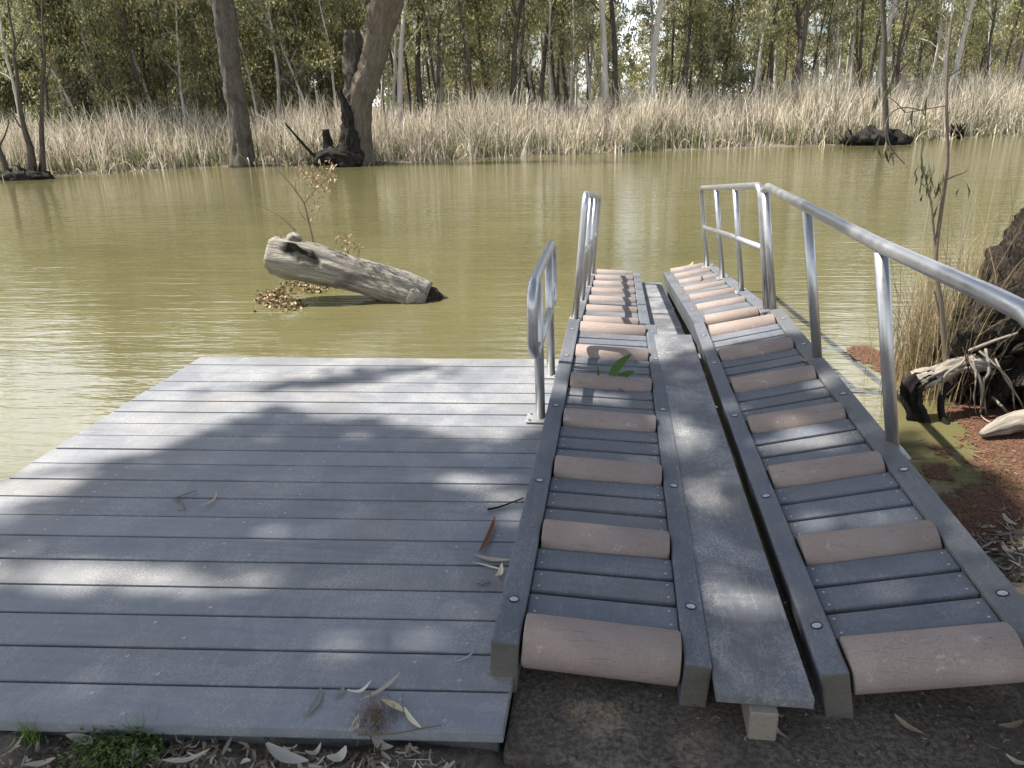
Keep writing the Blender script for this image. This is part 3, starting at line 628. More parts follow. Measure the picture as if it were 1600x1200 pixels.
for i in range(16):
    u = rr_.uniform(1500, 1640); v = rr_.uniform(500, 590); L_ = rr_.uniform(30, 90); y = Ys-.36-rr_.random()*.1
    lump('rootlet', [at_y(u, v, y), at_y(u+rr_.uniform(-12, 12), v+L_*.5, y-.05), at_y(u+rr_.uniform(-16, 16), v+L_, y-.02)], [.004, .003, .0015], 5, 0, 1, i, M['stump'], 4)
dl = empty('dead_limb', tuple(at(1570, 670, -.42))); tag(dl, 'pale grey dead limb lying on the red water weed', 'branch')
lump('wood', [at(1535, 678, -.41), at(1560, 668, -.39), at(1600, 657, -.36), at(1680, 650, -.30)], [.02, .05, .062, .07], 22, .3, 5, 12, M['root'], 8, root=dl)

# tall dry grass left of the stump
rng = np.random.default_rng(21); n = 1500
cu = np.array([at(u, v, -.42)[:2] for u, v in [(1440, 600), (1455, 585), (1470, 590), (1490, 580), (1510, 570), (1530, 580), (1450, 605), (1425, 590), (1560, 560)]])
ix = rng.integers(0, len(cu), n); base = np.zeros((n, 3)); base[:, :2] = cu[ix]+rng.normal(size=(n, 2))*[.09, .16]; base[:, 2] = -.5
hgt = rng.gamma(6, .105, n)+.12; lean = np.abs(rng.normal(0, .38, n)).clip(0, .95); c0 = np.array([.36, .28, .165])*rng.uniform(.5, 1.25, (n, 1)); g0 = rng.random(n) < .12; c0[g0] = np.array([.13, .15, .06])
V, Q, K = blades(base, hgt, lean, rng.uniform(.004, .009, n), c0, rng, 4)
tag(np_mesh('dry_grass', V, Q, M['reed'], K), 'tall straw coloured dry grass growing beside the old stump', 'grass', kind='stuff')

# sapling with hanging leaves
Y = 4.7
twig_plant('sapling', 'spindly bare sapling with a few hanging leaves left of the old stump', 'sapling', tuple(P(1480, 640, Y)),
    [([P(1484, 600, Y), P(1476, 540, Y), P(1470, 470, Y), P(1463, 430, Y)], .020, .013), ([P(1463, 430, Y), P(1463, 390, Y), P(1472, 320, Y), P(1479, 270, Y), P(1481, 230, Y), P(1479, 160, Y), P(1481, 90, Y), P(1488, 20, Y)], .013, .006),
     ([P(1463, 400, Y), P(1459, 360, Y), P(1455, 320, Y), P(1450, 295, Y), P(1442, 262, Y), P(1440, 240, Y), P(1446, 212, Y)], .007, .003), ([P(1476, 282, Y), P(1492, 275, Y), P(1506, 270, Y), P(1512, 264, Y)], .005, .002),
     ([P(1480, 165, Y), P(1460, 168, Y), P(1440, 172, Y), P(1415, 176, Y)], .004, .002), ([P(1480, 120, Y), P(1500, 108, Y), P(1520, 92, Y)], .004, .002), ([P(1476, 540, Y), P(1462, 462, Y), P(1458, 455, Y)], .006, .003),
     ([P(1383, 195, Y), P(1390, 225, Y), P(1400, 242, Y), P(1414, 256, Y)], .004, .003), ([P(1440, 172, Y), P(1410, 168, Y), P(1390, 180, Y), P(1383, 205, Y), P(1388, 235, Y)], .004, .003), ([P(1415, 176, Y), P(1400, 160, Y), P(1385, 150, Y)], .004, .002)],
    [(P(u, v, Y), n, .022) for u, v, n in [(1450, 275, 7), (1455, 290, 7), (1463, 300, 6), (1444, 300, 4), (1466, 325, 3), (1500, 292, 2), (1398, 240, 5), (1378, 228, 3), (1386, 150, 6), (1440, 178, 5), (1365, 158, 5), (1436, 262, 4)]],
    (.085, .085, .045), .105, .014, mat_l=M['dryleaf'], droop=2.2, seed=9)

# ------------------------------------------------------------------ reeds along the far bank
rng = np.random.default_rng(31)
def reed_field(name, label, n, ylo, yhi, hlo, hhi, cols, seed, lean_s=.3, clump=.35, wlo=.022, whi=.06):
    rng = np.random.default_rng(seed); m = n//14; cx = rng.uniform(-42, 46, m); cy = bank_y(cx)+rng.uniform(ylo, yhi, m)
    ch = rng.uniform(.6, 1.18, m)*(1+.12*np.sin(cx*.9)); ct = rng.random(m)
    ix = rng.integers(0, m, n); b = np.stack([cx[ix]+rng.normal(0, clump, n), cy[ix]+rng.normal(0, clump, n), np.zeros(n)], 1)
    b[:, 2] = ground_z(b[:, 0], b[:, 1])-.05; h = rng.uniform(hlo, hhi, n)*ch[ix]*np.interp(b[:, 0], [-20, -5, 5, 15], [.80, .82, .88, .95])
    lean = np.abs(rng.normal(0, lean_s, n)).clip(0, 1.1); k = (rng.random(n)*len(cols)).astype(int); c = np.array(cols)[k]*(.7+.5*ct[ix][:, None])*rng.uniform(.7, 1.25, (n, 1))
    V, Q, K = blades(b, h, lean, rng.uniform(wlo, whi, n), c, rng, 3, .8)
    return tag(np_mesh(name, V, Q, M['reed'], K), label, 'reeds', kind='stuff')
pale = [(.68, .62, .50), (.55, .48, .37), (.78, .73, .62), (.26, .22, .16), (.62, .55, .42)]
reed_field('dry_reeds', 'tall band of pale dry bulrushes along the far bank', 50000, .2, 6.5, 1.0, 2.02, pale, 41, .46, .20)
reed_field('bent_reeds', 'collapsed pale bulrush stalks tangled at the far waterline', 16000, -.1, 2.2, .5, 1.1, pale+[(.30, .27, .16), (.24, .24, .12)], 42, .75, .4)
reed_field('green_reeds', 'green rush shoots low along the far waterline', 9000, 0, 1.9, .45, 1.25, [(.12, .15, .055), (.17, .19, .08), (.22, .22, .10)], 43, .35, .22)

# ------------------------------------------------------------------ far trees
def make_tree_meshes(kind, seed):
    rnd = random.Random(seed); rng = np.random.default_rng(seed); mb = MB()
    H = {'tall': 12.5, 'bushy': 8.5, 'thin': 11.0, 'bare': 9.0, 'pole': 11.5}[kind]*rnd.uniform(.9, 1.12); r0 = {'tall': .17, 'bushy': .10, 'thin': .085, 'bare': .09, 'pole': .10}[kind]*rnd.uniform(.85, 1.2)
    lean = Vector((rnd.uniform(-.10, .10), rnd.uniform(-.06, .06), 1)); pts = [Vector((0, 0, -.3))]; p = Vector((0, 0, 0)); m = 9; d = lean.copy()
    for i in range(m):
        pts.append(p.copy()); d += Vector((rnd.gauss(0, .055), rnd.gauss(0, .05), 0)); p = p+d.normalized()*H/m
    sp = smooth_path(pts, 3); rad = [r0*(1.25 if i == 0 else 1)*(1-.82*(i/(len(sp)-1))**.9) for i in range(len(sp))]
    tube(mb, sp, rad, 8, .18, 3, seed=seed)
    t0 = {'tall': .42, 'bushy': .10, 'thin': .30, 'bare': .25, 'pole': .5}[kind]; nl = {'tall': 15, 'bushy': 22, 'thin': 14, 'bare': 12, 'pole': 11}[kind]; clumps = []
    for j in range(nl):
        t = t0+(1-t0)*((j+rnd.random())/nl); k = int(t*(len(sp)-1)); s0 = sp[k]; az = rnd.uniform(0, 2*math.pi); el = rnd.uniform(.55, 1.15)
        dd = Vector((math.cos(az)*math.cos(el), math.sin(az)*math.cos(el), math.sin(el))); L = {'tall': 2.6, 'bushy': 1.9, 'thin': 1.7, 'bare': 2.0, 'pole': 1.9}[kind]*rnd.uniform(.5, 1.2)*(1.2-.5*t)
        q = s0.copy(); lp = [q.copy()]
        for i in range(4):
            q = q+dd*L/4; dd = (dd+Vector((rnd.gauss(0, .22), rnd.gauss(0, .22), rnd.gauss(0, .14)-.03))).normalized(); lp.append(q.copy())
        rl = rad[k]*.42; tube(mb, lp, lerp_list([rl, rl*.2], 5), 5, cap=False, seed=j)
        for e in range(2):
            q2 = lp[rnd.choice((2, 3))]; dv = Vector((rnd.gauss(0, 1), rnd.gauss(0, 1), rnd.uniform(-.2, .9))).normalized()*L*.4; tube(mb, [q2, q2+dv*.5+Vector((0, 0, .05)), q2+dv], [rl*.35, rl*.22, rl*.1], 4, cap=False); lp.append(q2+dv)
        clumps += [(c, rnd.uniform(.28, .58)) for c in lp[2:]]
    if kind == 'bushy': clumps += [(Vector((rnd.gauss(0, .9), rnd.gauss(0, .9), rnd.uniform(.8, 5))), rnd.uniform(.35, .6)) for _ in range(26)]
    if kind == 'bare': clumps = rnd.sample(clumps, 8)
    Cs, Ds, Ks = [], [], []; per = {'tall': 46, 'bushy': 46, 'thin': 36, 'bare': 20, 'pole': 40}[kind]
    for c, r in clumps:
        n = int(per*(r/.45)**2*rnd.uniform(.5, 1.2)); v = rng.normal(size=(n, 3)); v = v/np.linalg.norm(v, axis=1, keepdims=True)*rng.random((n, 1))**.45*r*np.array([1.1, 1.1, .85])
        Cs.append(np.array(c)+v); Ds.append(rng.normal(size=(n, 3))*.55+[0, 0, -.9]); 
        g = rnd.choice([(.21, .22, .12), (.28, .285, .15), (.15, .165, .10), (.34, .33, .16), (.24, .245, .155), (.31, .29, .16)]); Ks.append(np.array(g)*rng.uniform(.6, 1.5, (n, 1))*rng.uniform(.93, 1.07, (n, 3)))
    C = np.concatenate(Cs); V, Q, K = leaf_arrays(C, np.concatenate(Ds), rng.uniform(.12, .24, len(C)), rng.uniform(.045, .085, len(C)), np.concatenate(Ks), rng, .3)
    return mb, (V, Q, K)
PROTO = {}
for kind, ns in (('tall', 5), ('bushy', 5), ('thin', 4), ('bare', 3), ('pole', 5)):
    for i in range(ns):
        mb, (V, Q, K) = make_tree_meshes(kind, 100+i+{'tall': 0, 'bushy': 20, 'thin': 40, 'bare': 60, 'pole': 80}[kind])
        for bk in ('gum_pale', 'gum_dark', 'gum_grey'):
            to = mb.build('trunk', M[bk], smooth=True); PROTO.setdefault((kind, bk), []).append([to.data, None]); bpy.data.objects.remove(to)
        co = np_mesh('crown', V, Q, M['leaf'], K); cme = co.data; bpy.data.objects.remove(co)
        for bk in ('gum_pale', 'gum_dark', 'gum_grey'): PROTO[(kind, bk)][-1][1] = cme
def gum(kind, bk, idx, x, y, rot, s, label, group, tiltx=0, name='gum_tree'):
    tme, cme = PROTO[(kind, bk)][idx % len(PROTO[(kind, bk)])]
    o = empty(name, (x, y, float(ground_z(x, y))), (0, tiltx, rot)); o.scale = (s, s, s); tag(o, label, 'tree', group)
    link('trunk', tme, o); link('crown', cme, o); return o
rt = random.Random(77)
def place_u(u, d):             # bank-relative: column u of the photo, d metres behind the waterline
    dv = ray(u, 150)
    for Yq in np.arange(20, 140, .1):
        x = dv.x/dv.y*Yq
        if Yq >= bank_y(x)+d: return x, Yq
    return x, Yq
front = [  # column, metres behind the waterline, kind, bark, scale, lean, label
 (155, 7, 'thin', 'gum_pale', 1.0, -.05, 'thin pale gum leaning left behind the reeds, among yellow green bushes'),
 (172, 9, 'thin', 'gum_pale', .9, -.10, 'white slanting sapling in the leafy left part of the far bank'),
 (262, 7, 'bare', 'gum_dark', .9, .02, 'short black dead trunk between leafy saplings on the left'),
 (300, 8, 'thin', 'gum_pale', 1.1, -.16, 'white curved gum leaning left of the thick grey trunk'),
 (322, 8, 'thin', 'gum_pale', 1.0, -.05, 'pale gum just left of the thick grey trunk in the reeds'),
 (470, 7, 'thin', 'gum_grey', 1.0, .03, 'grey slender gum between the thick trunk and the twin trunk'),
 (503, 10, 'tall', 'gum_dark', .95, 0, 'dark gum against a bright sky gap left of the twin trunk'),
 (608, 8, 'thin', 'gum_pale', 1.0, -.04, 'pale slim gum just right of the twin trunk'),
 (622, 7, 'tall', 'gum_pale', .95, -.02, 'taller white gum right of the twin trunk'),
 (655, 9, 'tall', 'gum_dark', 1.0, -.03, 'dark gum in the dense stand right of the twin trunk'),
 (683, 7, 'thin', 'gum_dark', 1.1, .05, 'dark thin gum leaning right above the reeds'),
 (742, 6, 'bare', 'gum_dark', 1.0, -.02, 'blackened trunk standing at the back of the reeds'),
 (768, 8, 'bushy', 'gum_grey', 1.0, 0, 'bright olive leafy gum in the middle of the far bank'),
 (800, 7, 'tall', 'gum_grey', 1.0, .02, 'grey gum right of the bright leafy one'),
 (812, 6, 'bare', 'gum_dark', .9, .05, 'dark forked trunk low behind the reeds mid bank'),
 (842, 8, 'tall', 'gum_grey', 1.0, .02, 'grey gum in the thick of the central stand'),
 (862, 7, 'thin', 'gum_pale', 1.1, -.02, 'bright slim trunk in the central stand'),
 (885, 9, 'tall', 'gum_dark', 1.0, .03, 'dark tall gum in the central stand'),
 (925, 8, 'thin', 'gum_pale', 1.0, .0, 'white slim gum left of the bright thick trunk'),
 (949, 6.5, 'tall', 'gum_pale', 1.15, .01, 'bright thick white gum left of the patch of open sky'),
 (962, 8, 'tall', 'gum_grey', 1.1, .0, 'grey trunk close behind the bright thick gum'),
 (1016, 6.5, 'tall', 'gum_pale', 1.05, .02, 'white trunk standing beneath the patch of open sky'),
 (1058, 8, 'thin', 'gum_grey', .9, .02, 'slim grey gum right of the open sky patch'),
 (1092, 8, 'bushy', 'gum_dark', 1.0, 0, 'dark green bushy gum above the far handrail'),
 (1128, 9, 'bushy', 'gum_grey', 1.0, 0, 'olive bushy gum right of the far handrail posts'),
 (1178, 6.5, 'thin', 'gum_pale', 1.1, .03, 'white wavy slim gum above the long handrail end'),
 (1206, 8, 'thin', 'gum_grey', 1.0, .03, 'grey slim gum right of the white wavy one'),
 (1236, 6.5, 'tall', 'gum_dark', 1.15, .02, 'thick dark gum trunk in the right half of the far bank'),
 (1252, 8, 'tall', 'gum_dark', 1.0, .03, 'second dark gum pressed close to the thick dark one'),
 (1305, 7, 'bare', 'gum_pale', 1.0, -.25, 'bare white trunk leaning strongly left above the reeds'),
 (1345, 8, 'thin', 'gum_grey', 1.0, .04, 'grey slim gum left of the dark root mound'),
 (1370, 7.5, 'tall', 'gum_pale', .95, -.03, 'pale gum with dark base behind the root mound'),
 (1402, 7, 'bare', 'gum_dark', 1.0, 0, 'black burnt trunk behind and right of the root mound'),
 (1448, 8, 'thin', 'gum_pale', 1.1, .02, 'pale gum beside the near sapling stem'),
 (1482, 7, 'tall', 'gum_pale', 1.1, .0, 'tall white gum directly behind the near sapling'),
 (1540, 7, 'bare', 'gum_dark', 1.0, .02, 'black dead trunk near the right end of the reeds'),
 (1556, 9, 'thin', 'gum_grey', 1.0, .05, 'slim gum leaning right near the right end of the reeds'),
 (1588, 8, 'tall', 'gum_grey', 1.0, .02, 'grey gum at the right end of the far bank'),
]
for i, (u, d, kind, bk, s, ti, lab) in enumerate(front):
    x, y = place_u(u, d); gum(kind, bk, i*3+1, x, y, rt.uniform(0, 6.28), s, lab, 'gum trees along the far bank', ti)
for i, u in enumerate([18, 62, 96, 122, 214, 243, 281, 334, 402, 428, 452, 486, 524]):
    x, y = place_u(u, rt.uniform(4.5, 7)); gum(['thin', 'pole', 'thin', 'bare'][i % 4], ['gum_pale', 'gum_grey', 'gum_pale'][i % 3], i, x, y, rt.uniform(0, 6.28), rt.uniform(.8, 1.1), 'slender stem standing clear of the leafy saplings behind the left reeds', 'slender stems among the left saplings', rt.uniform(-.16, .06))
# leafy saplings on the left
for i, u in enumerate([-40, -5, 25, 52, 80, 108, 135, 185, 205, 232, 285, 345, 395, 420, 445, 488, 520, 545]):
    x, y = place_u(u, rt.uniform(5.5, 10)); gum('bushy', rt.choice(['gum_grey', 'gum_pale', 'gum_dark']), i, x, y, rt.uniform(0, 6.28), rt.uniform(.85, 1.15), 'leafy olive gum sapling crowded behind the reeds on the left far bank', 'leafy saplings on the left far bank')
for dlo, dhi, n, lab, grp in ((10, 20, 78, 'slim gum in the second rank of the far bank wood', 'gums in the second rank of the wood'), (20, 38, 96, 'gum deeper inside the far bank wood, mostly hidden by nearer ones', 'gums deeper in the wood')):
    for i in range(n):
        u = -120+1840*(i+rt.random())/n
        if 962 < u < 1014: continue
        x, y = place_u(u, rt.uniform(dlo, dhi)); kind = rt.choices(['tall', 'thin', 'bushy', 'bare', 'pole'], [2.5, 2, 4.5, .7, 1] if u < 540 else [2.5, 1.6, 1.5, .9, 4.5] if dlo < 20 else [2.5, 1, 4.5, .3, 2])[0]
        gum(kind, rt.choices(['gum_pale', 'gum_grey', 'gum_dark'], [5, 3, 2.4])[0], rt.randint(0, 9), x, y, rt.uniform(0, 6.28), rt.uniform(.8, 1.15), lab, grp, rt.uniform(-.06, .06))

for i in range(42):
    u = 560+1060*(i+rt.random())/42
    if 960 < u < 1012: continue
    x, y = place_u(u, rt.uniform(6.5, 13)); gum(['pole', 'thin', 'pole', 'bare'][i % 4], rt.choice(['gum_pale', 'gum_dark', 'gum_grey', 'gum_pale', 'gum_dark']), i, x, y, rt.uniform(0, 6.28), rt.uniform(.75, 1.05), 'slim bare-stemmed gum among the crowded trunks behind the middle and right reeds', 'slim stems behind the middle and right reeds', rt.uniform(-.12, .10))
# the far-off wood behind reads as one mass
def distant_wood():
    Vs, Qs, Cs, off = [], [], [], 0; tb = MB(); rng = np.random.default_rng(5)
    for i in range(70):
        u = -140+1880*(i+rt.random())/64 if i < 64 else 950+(i-64)*13; x, y = place_u(u, rt.uniform(40, 64)); z = float(ground_z(x, y)); me = PROTO[('bushy' if i % 3 else 'tall', 'gum_grey')][i % 5][1]
        n = len(me.vertices); co = np.empty(n*3, np.float32); me.vertices.foreach_get('co', co); co = co.reshape(-1, 4, 3)[::2]; cl = np.empty(n*4, np.float32); me.color_attributes['Col'].data.foreach_get('color', cl); cl = cl.reshape(-1, 4, 4)[::2]
        c_ = co.mean(1, keepdims=True); co = c_+(co-c_)*1.7; a_ = rt.uniform(0, 6.28); s_ = rt.uniform(1.1, 1.45) if not 955 < u < 1020 else rt.uniform(.5, .6); R2 = np.array([[math.cos(a_), math.sin(a_), 0], [-math.sin(a_), math.cos(a_), 0], [0, 0, 1]]); P_ = (co.reshape(-1, 3)@R2)*s_+[x, y, z]
        Vs.append(P_); Qs.append(np.arange(len(P_)).reshape(-1, 4)+off); Cs.append(cl.reshape(-1, 4)[:, :3]*.9); off += len(P_)
    tag(np_mesh('distant_wood', np.concatenate(Vs), np.concatenate(Qs), M['leaf'], np.concatenate(Cs)), 'far-off mass of gum foliage closing the view behind the trees', 'wood', kind='stuff')
distant_wood()

# big trunks at the waterline
def big_tree(label, y, trunk_px, rad, mat, extra=(), crown=None, name='gum_tree'):
    root = empty(name, tuple(at_y(*trunk_px[0], y))); tag(root, label, 'tree')
    sp = smooth_path([at_y(u, v, y) for u, v in trunk_px], 6); mb = MB(); tube(mb, sp, lerp_list(rad, len(sp)), 40, .20, 5, seed=len(trunk_px), dlong=.6); world_child(mb.build('trunk', mat, smooth=True), root)
    for (nm, pp, rr, mt, dp) in extra:
        sp = smooth_path([at_y(u, v, y+dp) for u, v in pp], 6); mb = MB(); tube(mb, sp, lerp_list(rr, len(sp)), 30, .6, 7, seed=len(pp)+int(pp[0][0])); world_child(mb.build(nm, mt, smooth=True), root)
    return root
def add_crown(root, centres, seed, per=150, r=1.1, lf=(.14, .26)):
    rng = np.random.default_rng(seed); Cs = []
    for c in centres:
        v = norm(rng.normal(size=(per, 3)))*rng.random((per, 1))**.45*r*rng.uniform(.6, 1.1); Cs.append(np.array(c)+v)
    C = np.concatenate(Cs); n = len(C); col = np.array([.13, .14, .075])*rng.uniform(.6, 1.5, (n, 1))
    V, Q, K = leaf_arrays(C, rng.normal(size=(n, 3))*.5+[0, 0, -.9], rng.uniform(*lf, n), rng.uniform(.05, .09, n), col, rng, .3)
    return world_child(np_mesh('crown', V, Q, M['leaf'], K), root)
t = big_tree('thick grey gum trunk rising straight out of the reeds on the left', 26.4, [(381, 262), (378, 225), (372, 180), (364, 130), (358, 80), (352, 30), (340, -30), (320, -110), (310, -170)], [.46, .38, .34, .33, .33, .36, .38, .32, .2], M['gum_grey'], [('limb', [(345, -20), (370, -80), (400, -150)], [.2, .15, .06], M['gum_grey'], 0), ('limb', [(330, -70), (290, -120), (250, -160)], [.2, .14, .05], M['gum_grey'], 0)])
add_crown(t, [at_y(u, v, 26.4+random.uniform(-1.5, 1.5)) for u, v in [(400, -150), (420, -190), (370, -190), (330, -210), (290, -180), (250, -170), (310, -240), (360, -240), (230, -200), (440, -150)]], 61)
t = big_tree('huge twin trunk gum with burnt base at the waterline', 25.7, [(570, 262), (566, 225), (563, 180), (568, 140), (584, 95), (592, 50), (602, 0), (622, -60), (650, -120)], [.38, .33, .36, .40, .40, .42, .56, .40, .25], M['gum_tan'],
    [('broken_trunk', [(556, 262), (556, 220), (556, 150), (550, 95), (550, 48)], [.44, .40, .34, .28, .26], M['gum_grey'], .3), ('burnt_trunk', [(548, 262), (548, 220), (543, 185), (537, 160), (531, 140)], [.46, .30, .18, .10, .05], M['char'], -.3),
     ('limb', [(592, 0), (575, -50), (560, -110)], [.36, .26, .12], M['gum_tan'], 0), ('burnt_snag', [(515, 250), (513, 228), (508, 202)], [.22, .15, .10], M['char'], -.4), ('burnt_log', [(492, 255), (512, 245), (540, 243), (566, 252)], [.12, .24, .28, .22], M['char'], -.5), ('burnt_branch', [(496, 248), (480, 232), (462, 212), (445, 192)], [.05, .045, .035, .02], M['char'], -.5)])
add_crown(t, [at_y(u, v, 25.7+random.uniform(-1.5, 1.5)) for u, v in [(560, -120), (540, -160), (590, -170), (650, -140), (690, -130), (630, -190), (510, -130), (670, -190), (720, -160), (480, -160), (600, -230)]], 62)
# mound with thin stems at the left end
def mound(label, y, u0, u1, v0, v1, seed, trunkpx=(), extra_mat=None):
    root = empty('root_mound', tuple(at_y((u0+u1)/2, v1, y))); tag(root, label, 'root mound'); rnd = random.Random(seed); mb = MB(); hw = (v1-v0)/45/2
    a = at_y(u0, (v0+v1)/2+2, y); b = at_y(u1, (v0+v1)/2+2, y); sp = [a.lerp(b, t) for t in np.linspace(0, 1, 26)]
    tube(mb, sp, [max(.03, hw*1.25*math.sin(math.pi*min(max(t, .03), .97))**.5) for t in np.linspace(0, 1, 26)], 18, .7, 6, seed=seed, squash=1.5); world_child(mb.build('root_mass', M['char'], smooth=True), root)
    for i in range(12):
        t_ = rnd.random(); p = a.lerp(b, t_); q = p+Vector((rnd.uniform(-.3, .3), rnd.uniform(-.4, .1), rnd.uniform(.1, .5))); m2 = MB(); tube(m2, [p, p.lerp(q, .5)+Vector((.04, 0, .05)), q], [.05, .04, .015], 6); world_child(m2.build('root', M['char'], smooth=True), root)
    return root
mound('low black root mound with thin stems at the left end of the far bank', 23.0, 2, 82, 266, 284, 3)
yb = 23.1
for lab, px, rr, br in [('thin forked dead stem rising from the left root mound', [(52, 270), (47, 230), (38, 200), (30, 160), (27, 120), (22, 90), (22, 60), (14, 20), (10, -30)], [.13, .10, .08, .06, .05, .04, .035, .03, .02], [[(38, 205), (28, 192), (20, 178)], [(24, 90), (10, 70), (0, 62)], [(22, 78), (32, 60), (36, 45)]]),
                   ('straight dark stem at the right of the left root mound', [(67, 270), (66, 230), (65, 180), (66, 140), (70, 90), (66, 30), (68, -30)], [.10, .08, .06, .05, .04, .03, .02], [[(66, 140), (74, 120), (80, 100)]]),
                   ('short dark leaning stem at the left end of the root mound', [(12, 272), (6, 252), (-2, 230), (-10, 190), (-18, 150)], [.10, .08, .06, .05, .03], [[(-2, 230), (8, 210), (14, 190)]])]:
    root = empty('dead_tree', tuple(at_y(*px[0], yb))); tag(root, lab, 'dead tree'); sp = smooth_path([at_y(u, v, yb) for u, v in px], 4); mb = MB(); tube(mb, sp, lerp_list(rr, len(sp)), 8, .2, 4); world_child(mb.build('trunk', M['gum_dark'], smooth=True), root)
    for b_ in br:
        mb = MB(); tube(mb, smooth_path([at_y(u, v, yb) for u, v in b_], 4), lerp_list([.035, .015], 4*(len(b_)-1)+1), 5); world_child(mb.build('branch', M['gum_dark'], smooth=True), root)
ym = 29.6
mound('large black root mound at the waterline on the right of the far bank', ym, 1314, 1424, 204, 230, 7)
root = empty('dead_tree', tuple(at_y(1384, 215, ym))); tag(root, 'slim dark dead trunk growing out of the large right root mound', 'dead tree')
mb = MB(); sp = smooth_path([at_y(u, v, ym) for u, v in [(1385, 222), (1384, 190), (1383, 150), (1381, 100), (1382, 50), (1378, 0), (1376, -60)]], 4); tube(mb, sp, lerp_list([.14, .11, .09, .085, .08, .07, .04], len(sp)), 8, .2, 4); world_child(mb.build('trunk', M['gum_grey'], smooth=True), root)
mound('small black root mound right of the near sapling on the far waterline', 31.6, 1484, 1508, 206, 214, 9)

# ------------------------------------------------------------------ tree on the near bank whose crown shades the deck
def lit(x, y):
    """openings of the crown, given as the spots of sun they let through on the deck plane"""
    E = [(-2.9, 2.9, .75, 1.0), (-2.75, 2.25, .45, .25), (-1.95, 1.93, 1.0, .115), (-.62, 2.72, .25, .09), (-.42, 2.56, .15, .06), (-.38, 2.42, .12, .08),
         (.36, 3.1, .13, .30), (.40, 2.45, .10, .30), (.42, 1.95, .10, .16), (.55, 1.95, .05, .16), (.92, 3.0, .30, .13), (.62, 3.45, .07, .12), (.42, 3.85, .10, .10), (-.05, 3.52, .30, .13), (-.04, 2.20, .2, .03), (-.55, 1.72, .18, .05), (.85, 2.35, .3, .05), (1.5, 2.2, .25, .12), (1.9, 2.4, .3, .2), (1.15, 3.6, .15, .15)]
    r = np.zeros_like(x)
    for cx_, cy_, a, b in E: r = np.maximum(r, 1.25-((x-cx_)/a)**2-((y-cy_)/b)**2)
    far = y-(np.interp(x, [-2.7, -2.4, -2.2, -2.0, -1.8, -1.5, -1.0, -.8, -.5, -.3, -.1, .15, .3, 1.2], [1.8, 2.2, 2.6, 3.05, 3.24, 3.22, 3.14, 2.96, 2.96, 3.2, 3.85, 4.0, 3.95, 4.15])+.03*np.sin(x*7+2))
    shade_x = 1.42-x+.15*np.sin(y*4)
    r = np.maximum(r, far*5); r = np.maximum(r, -shade_x*4)
    wisp = .75*np.exp(-(((x+1.75)/.3)**2+((y-3.80-.25*(x+1.75))/.06)**2))+.6*np.exp(-(((x+1.2)/.3)**2+((y-4.05)/.04)**2))+.6*np.exp(-(((x+2.2)/.25)**2+((y-2.75-.4*(x+2.2))/.06)**2))+np.exp(-(((x-.85)/.35)**2+((y-4.28)/.10)**2))
    return np.clip(r, 0, 1)*(1-np.clip(wisp*1.2, 0, .85))
rng = np.random.default_rng(91); n = 60000
px_ = rng.uniform(-6.5, 2.6, n); py_ = rng.uniform(-3.5, 4.6, n); hh = rng.uniform(9.0, 12.0, n)
dens = 1-lit(px_, py_); soft = rng.random(n) < dens*(.62+.38*np.clip((np.sin(px_*3.1+1)*np.sin(py_*3.7)+1.1), .3, 1))
edge_x = np.clip((px_+6.5)/1.5, 0, 1)*np.clip((py_+3.5)/1.5, 0, 1); soft &= rng.random(n) < np.where(px_ < 2, np.maximum(edge_x, .2), 1)
SV = np.array([SUN.x/SUN.z, SUN.y/SUN.z, 1.0]); C = np.stack([px_, py_, np.zeros(n)], 1)[soft]+SV*hh[soft][:, None]; n = len(C)
st_ = empty('gum_tree', (-8.8, -1.2, float(ground_z(-8.8, -1.2)))); tag(st_, 'large gum on the near bank whose leafy crown shades the deck', 'tree')
col = np.array([.085, .10, .045])*rng.uniform(.6, 1.5, (n, 1)); V, Q, K = leaf_arrays(C, rng.normal(size=(n, 3))*.6+[0, 0, -.5], rng.uniform(.15, .25, n), rng.uniform(.09, .15, n), col, rng, .3)
world_child(np_mesh('crown', V, Q, M['leaf'], K), st_)
mb = MB(); sp = smooth_path([(-8.8, -1.2, -.2), (-8.9, -1.0, 3), (-8.6, -.4, 6), (-8.8, .3, 9)], 6); tube(mb, sp, lerp_list([.42, .33, .26, .16], len(sp)), 18, .15, 3)
for tgt in ((-7, 2, 11), (-10, 2.5, 11), (-5.8, -1, 10.5), (-11, -1.5, 11), (-9, -2.5, 10.5), (-6.3, 3.2, 10.2)):
    tube(mb, smooth_path([(-8.7, -.2, 6.6), (Vector((-8.7, -.2, 6.6)).lerp(Vector(tgt), .55)+Vector((0, 0, .5))), tgt], 5), lerp_list([.15, .1, .03], 11), 8, .1, 3)
world_child(mb.build('trunk', M['gum_pale'], smooth=True), st_)

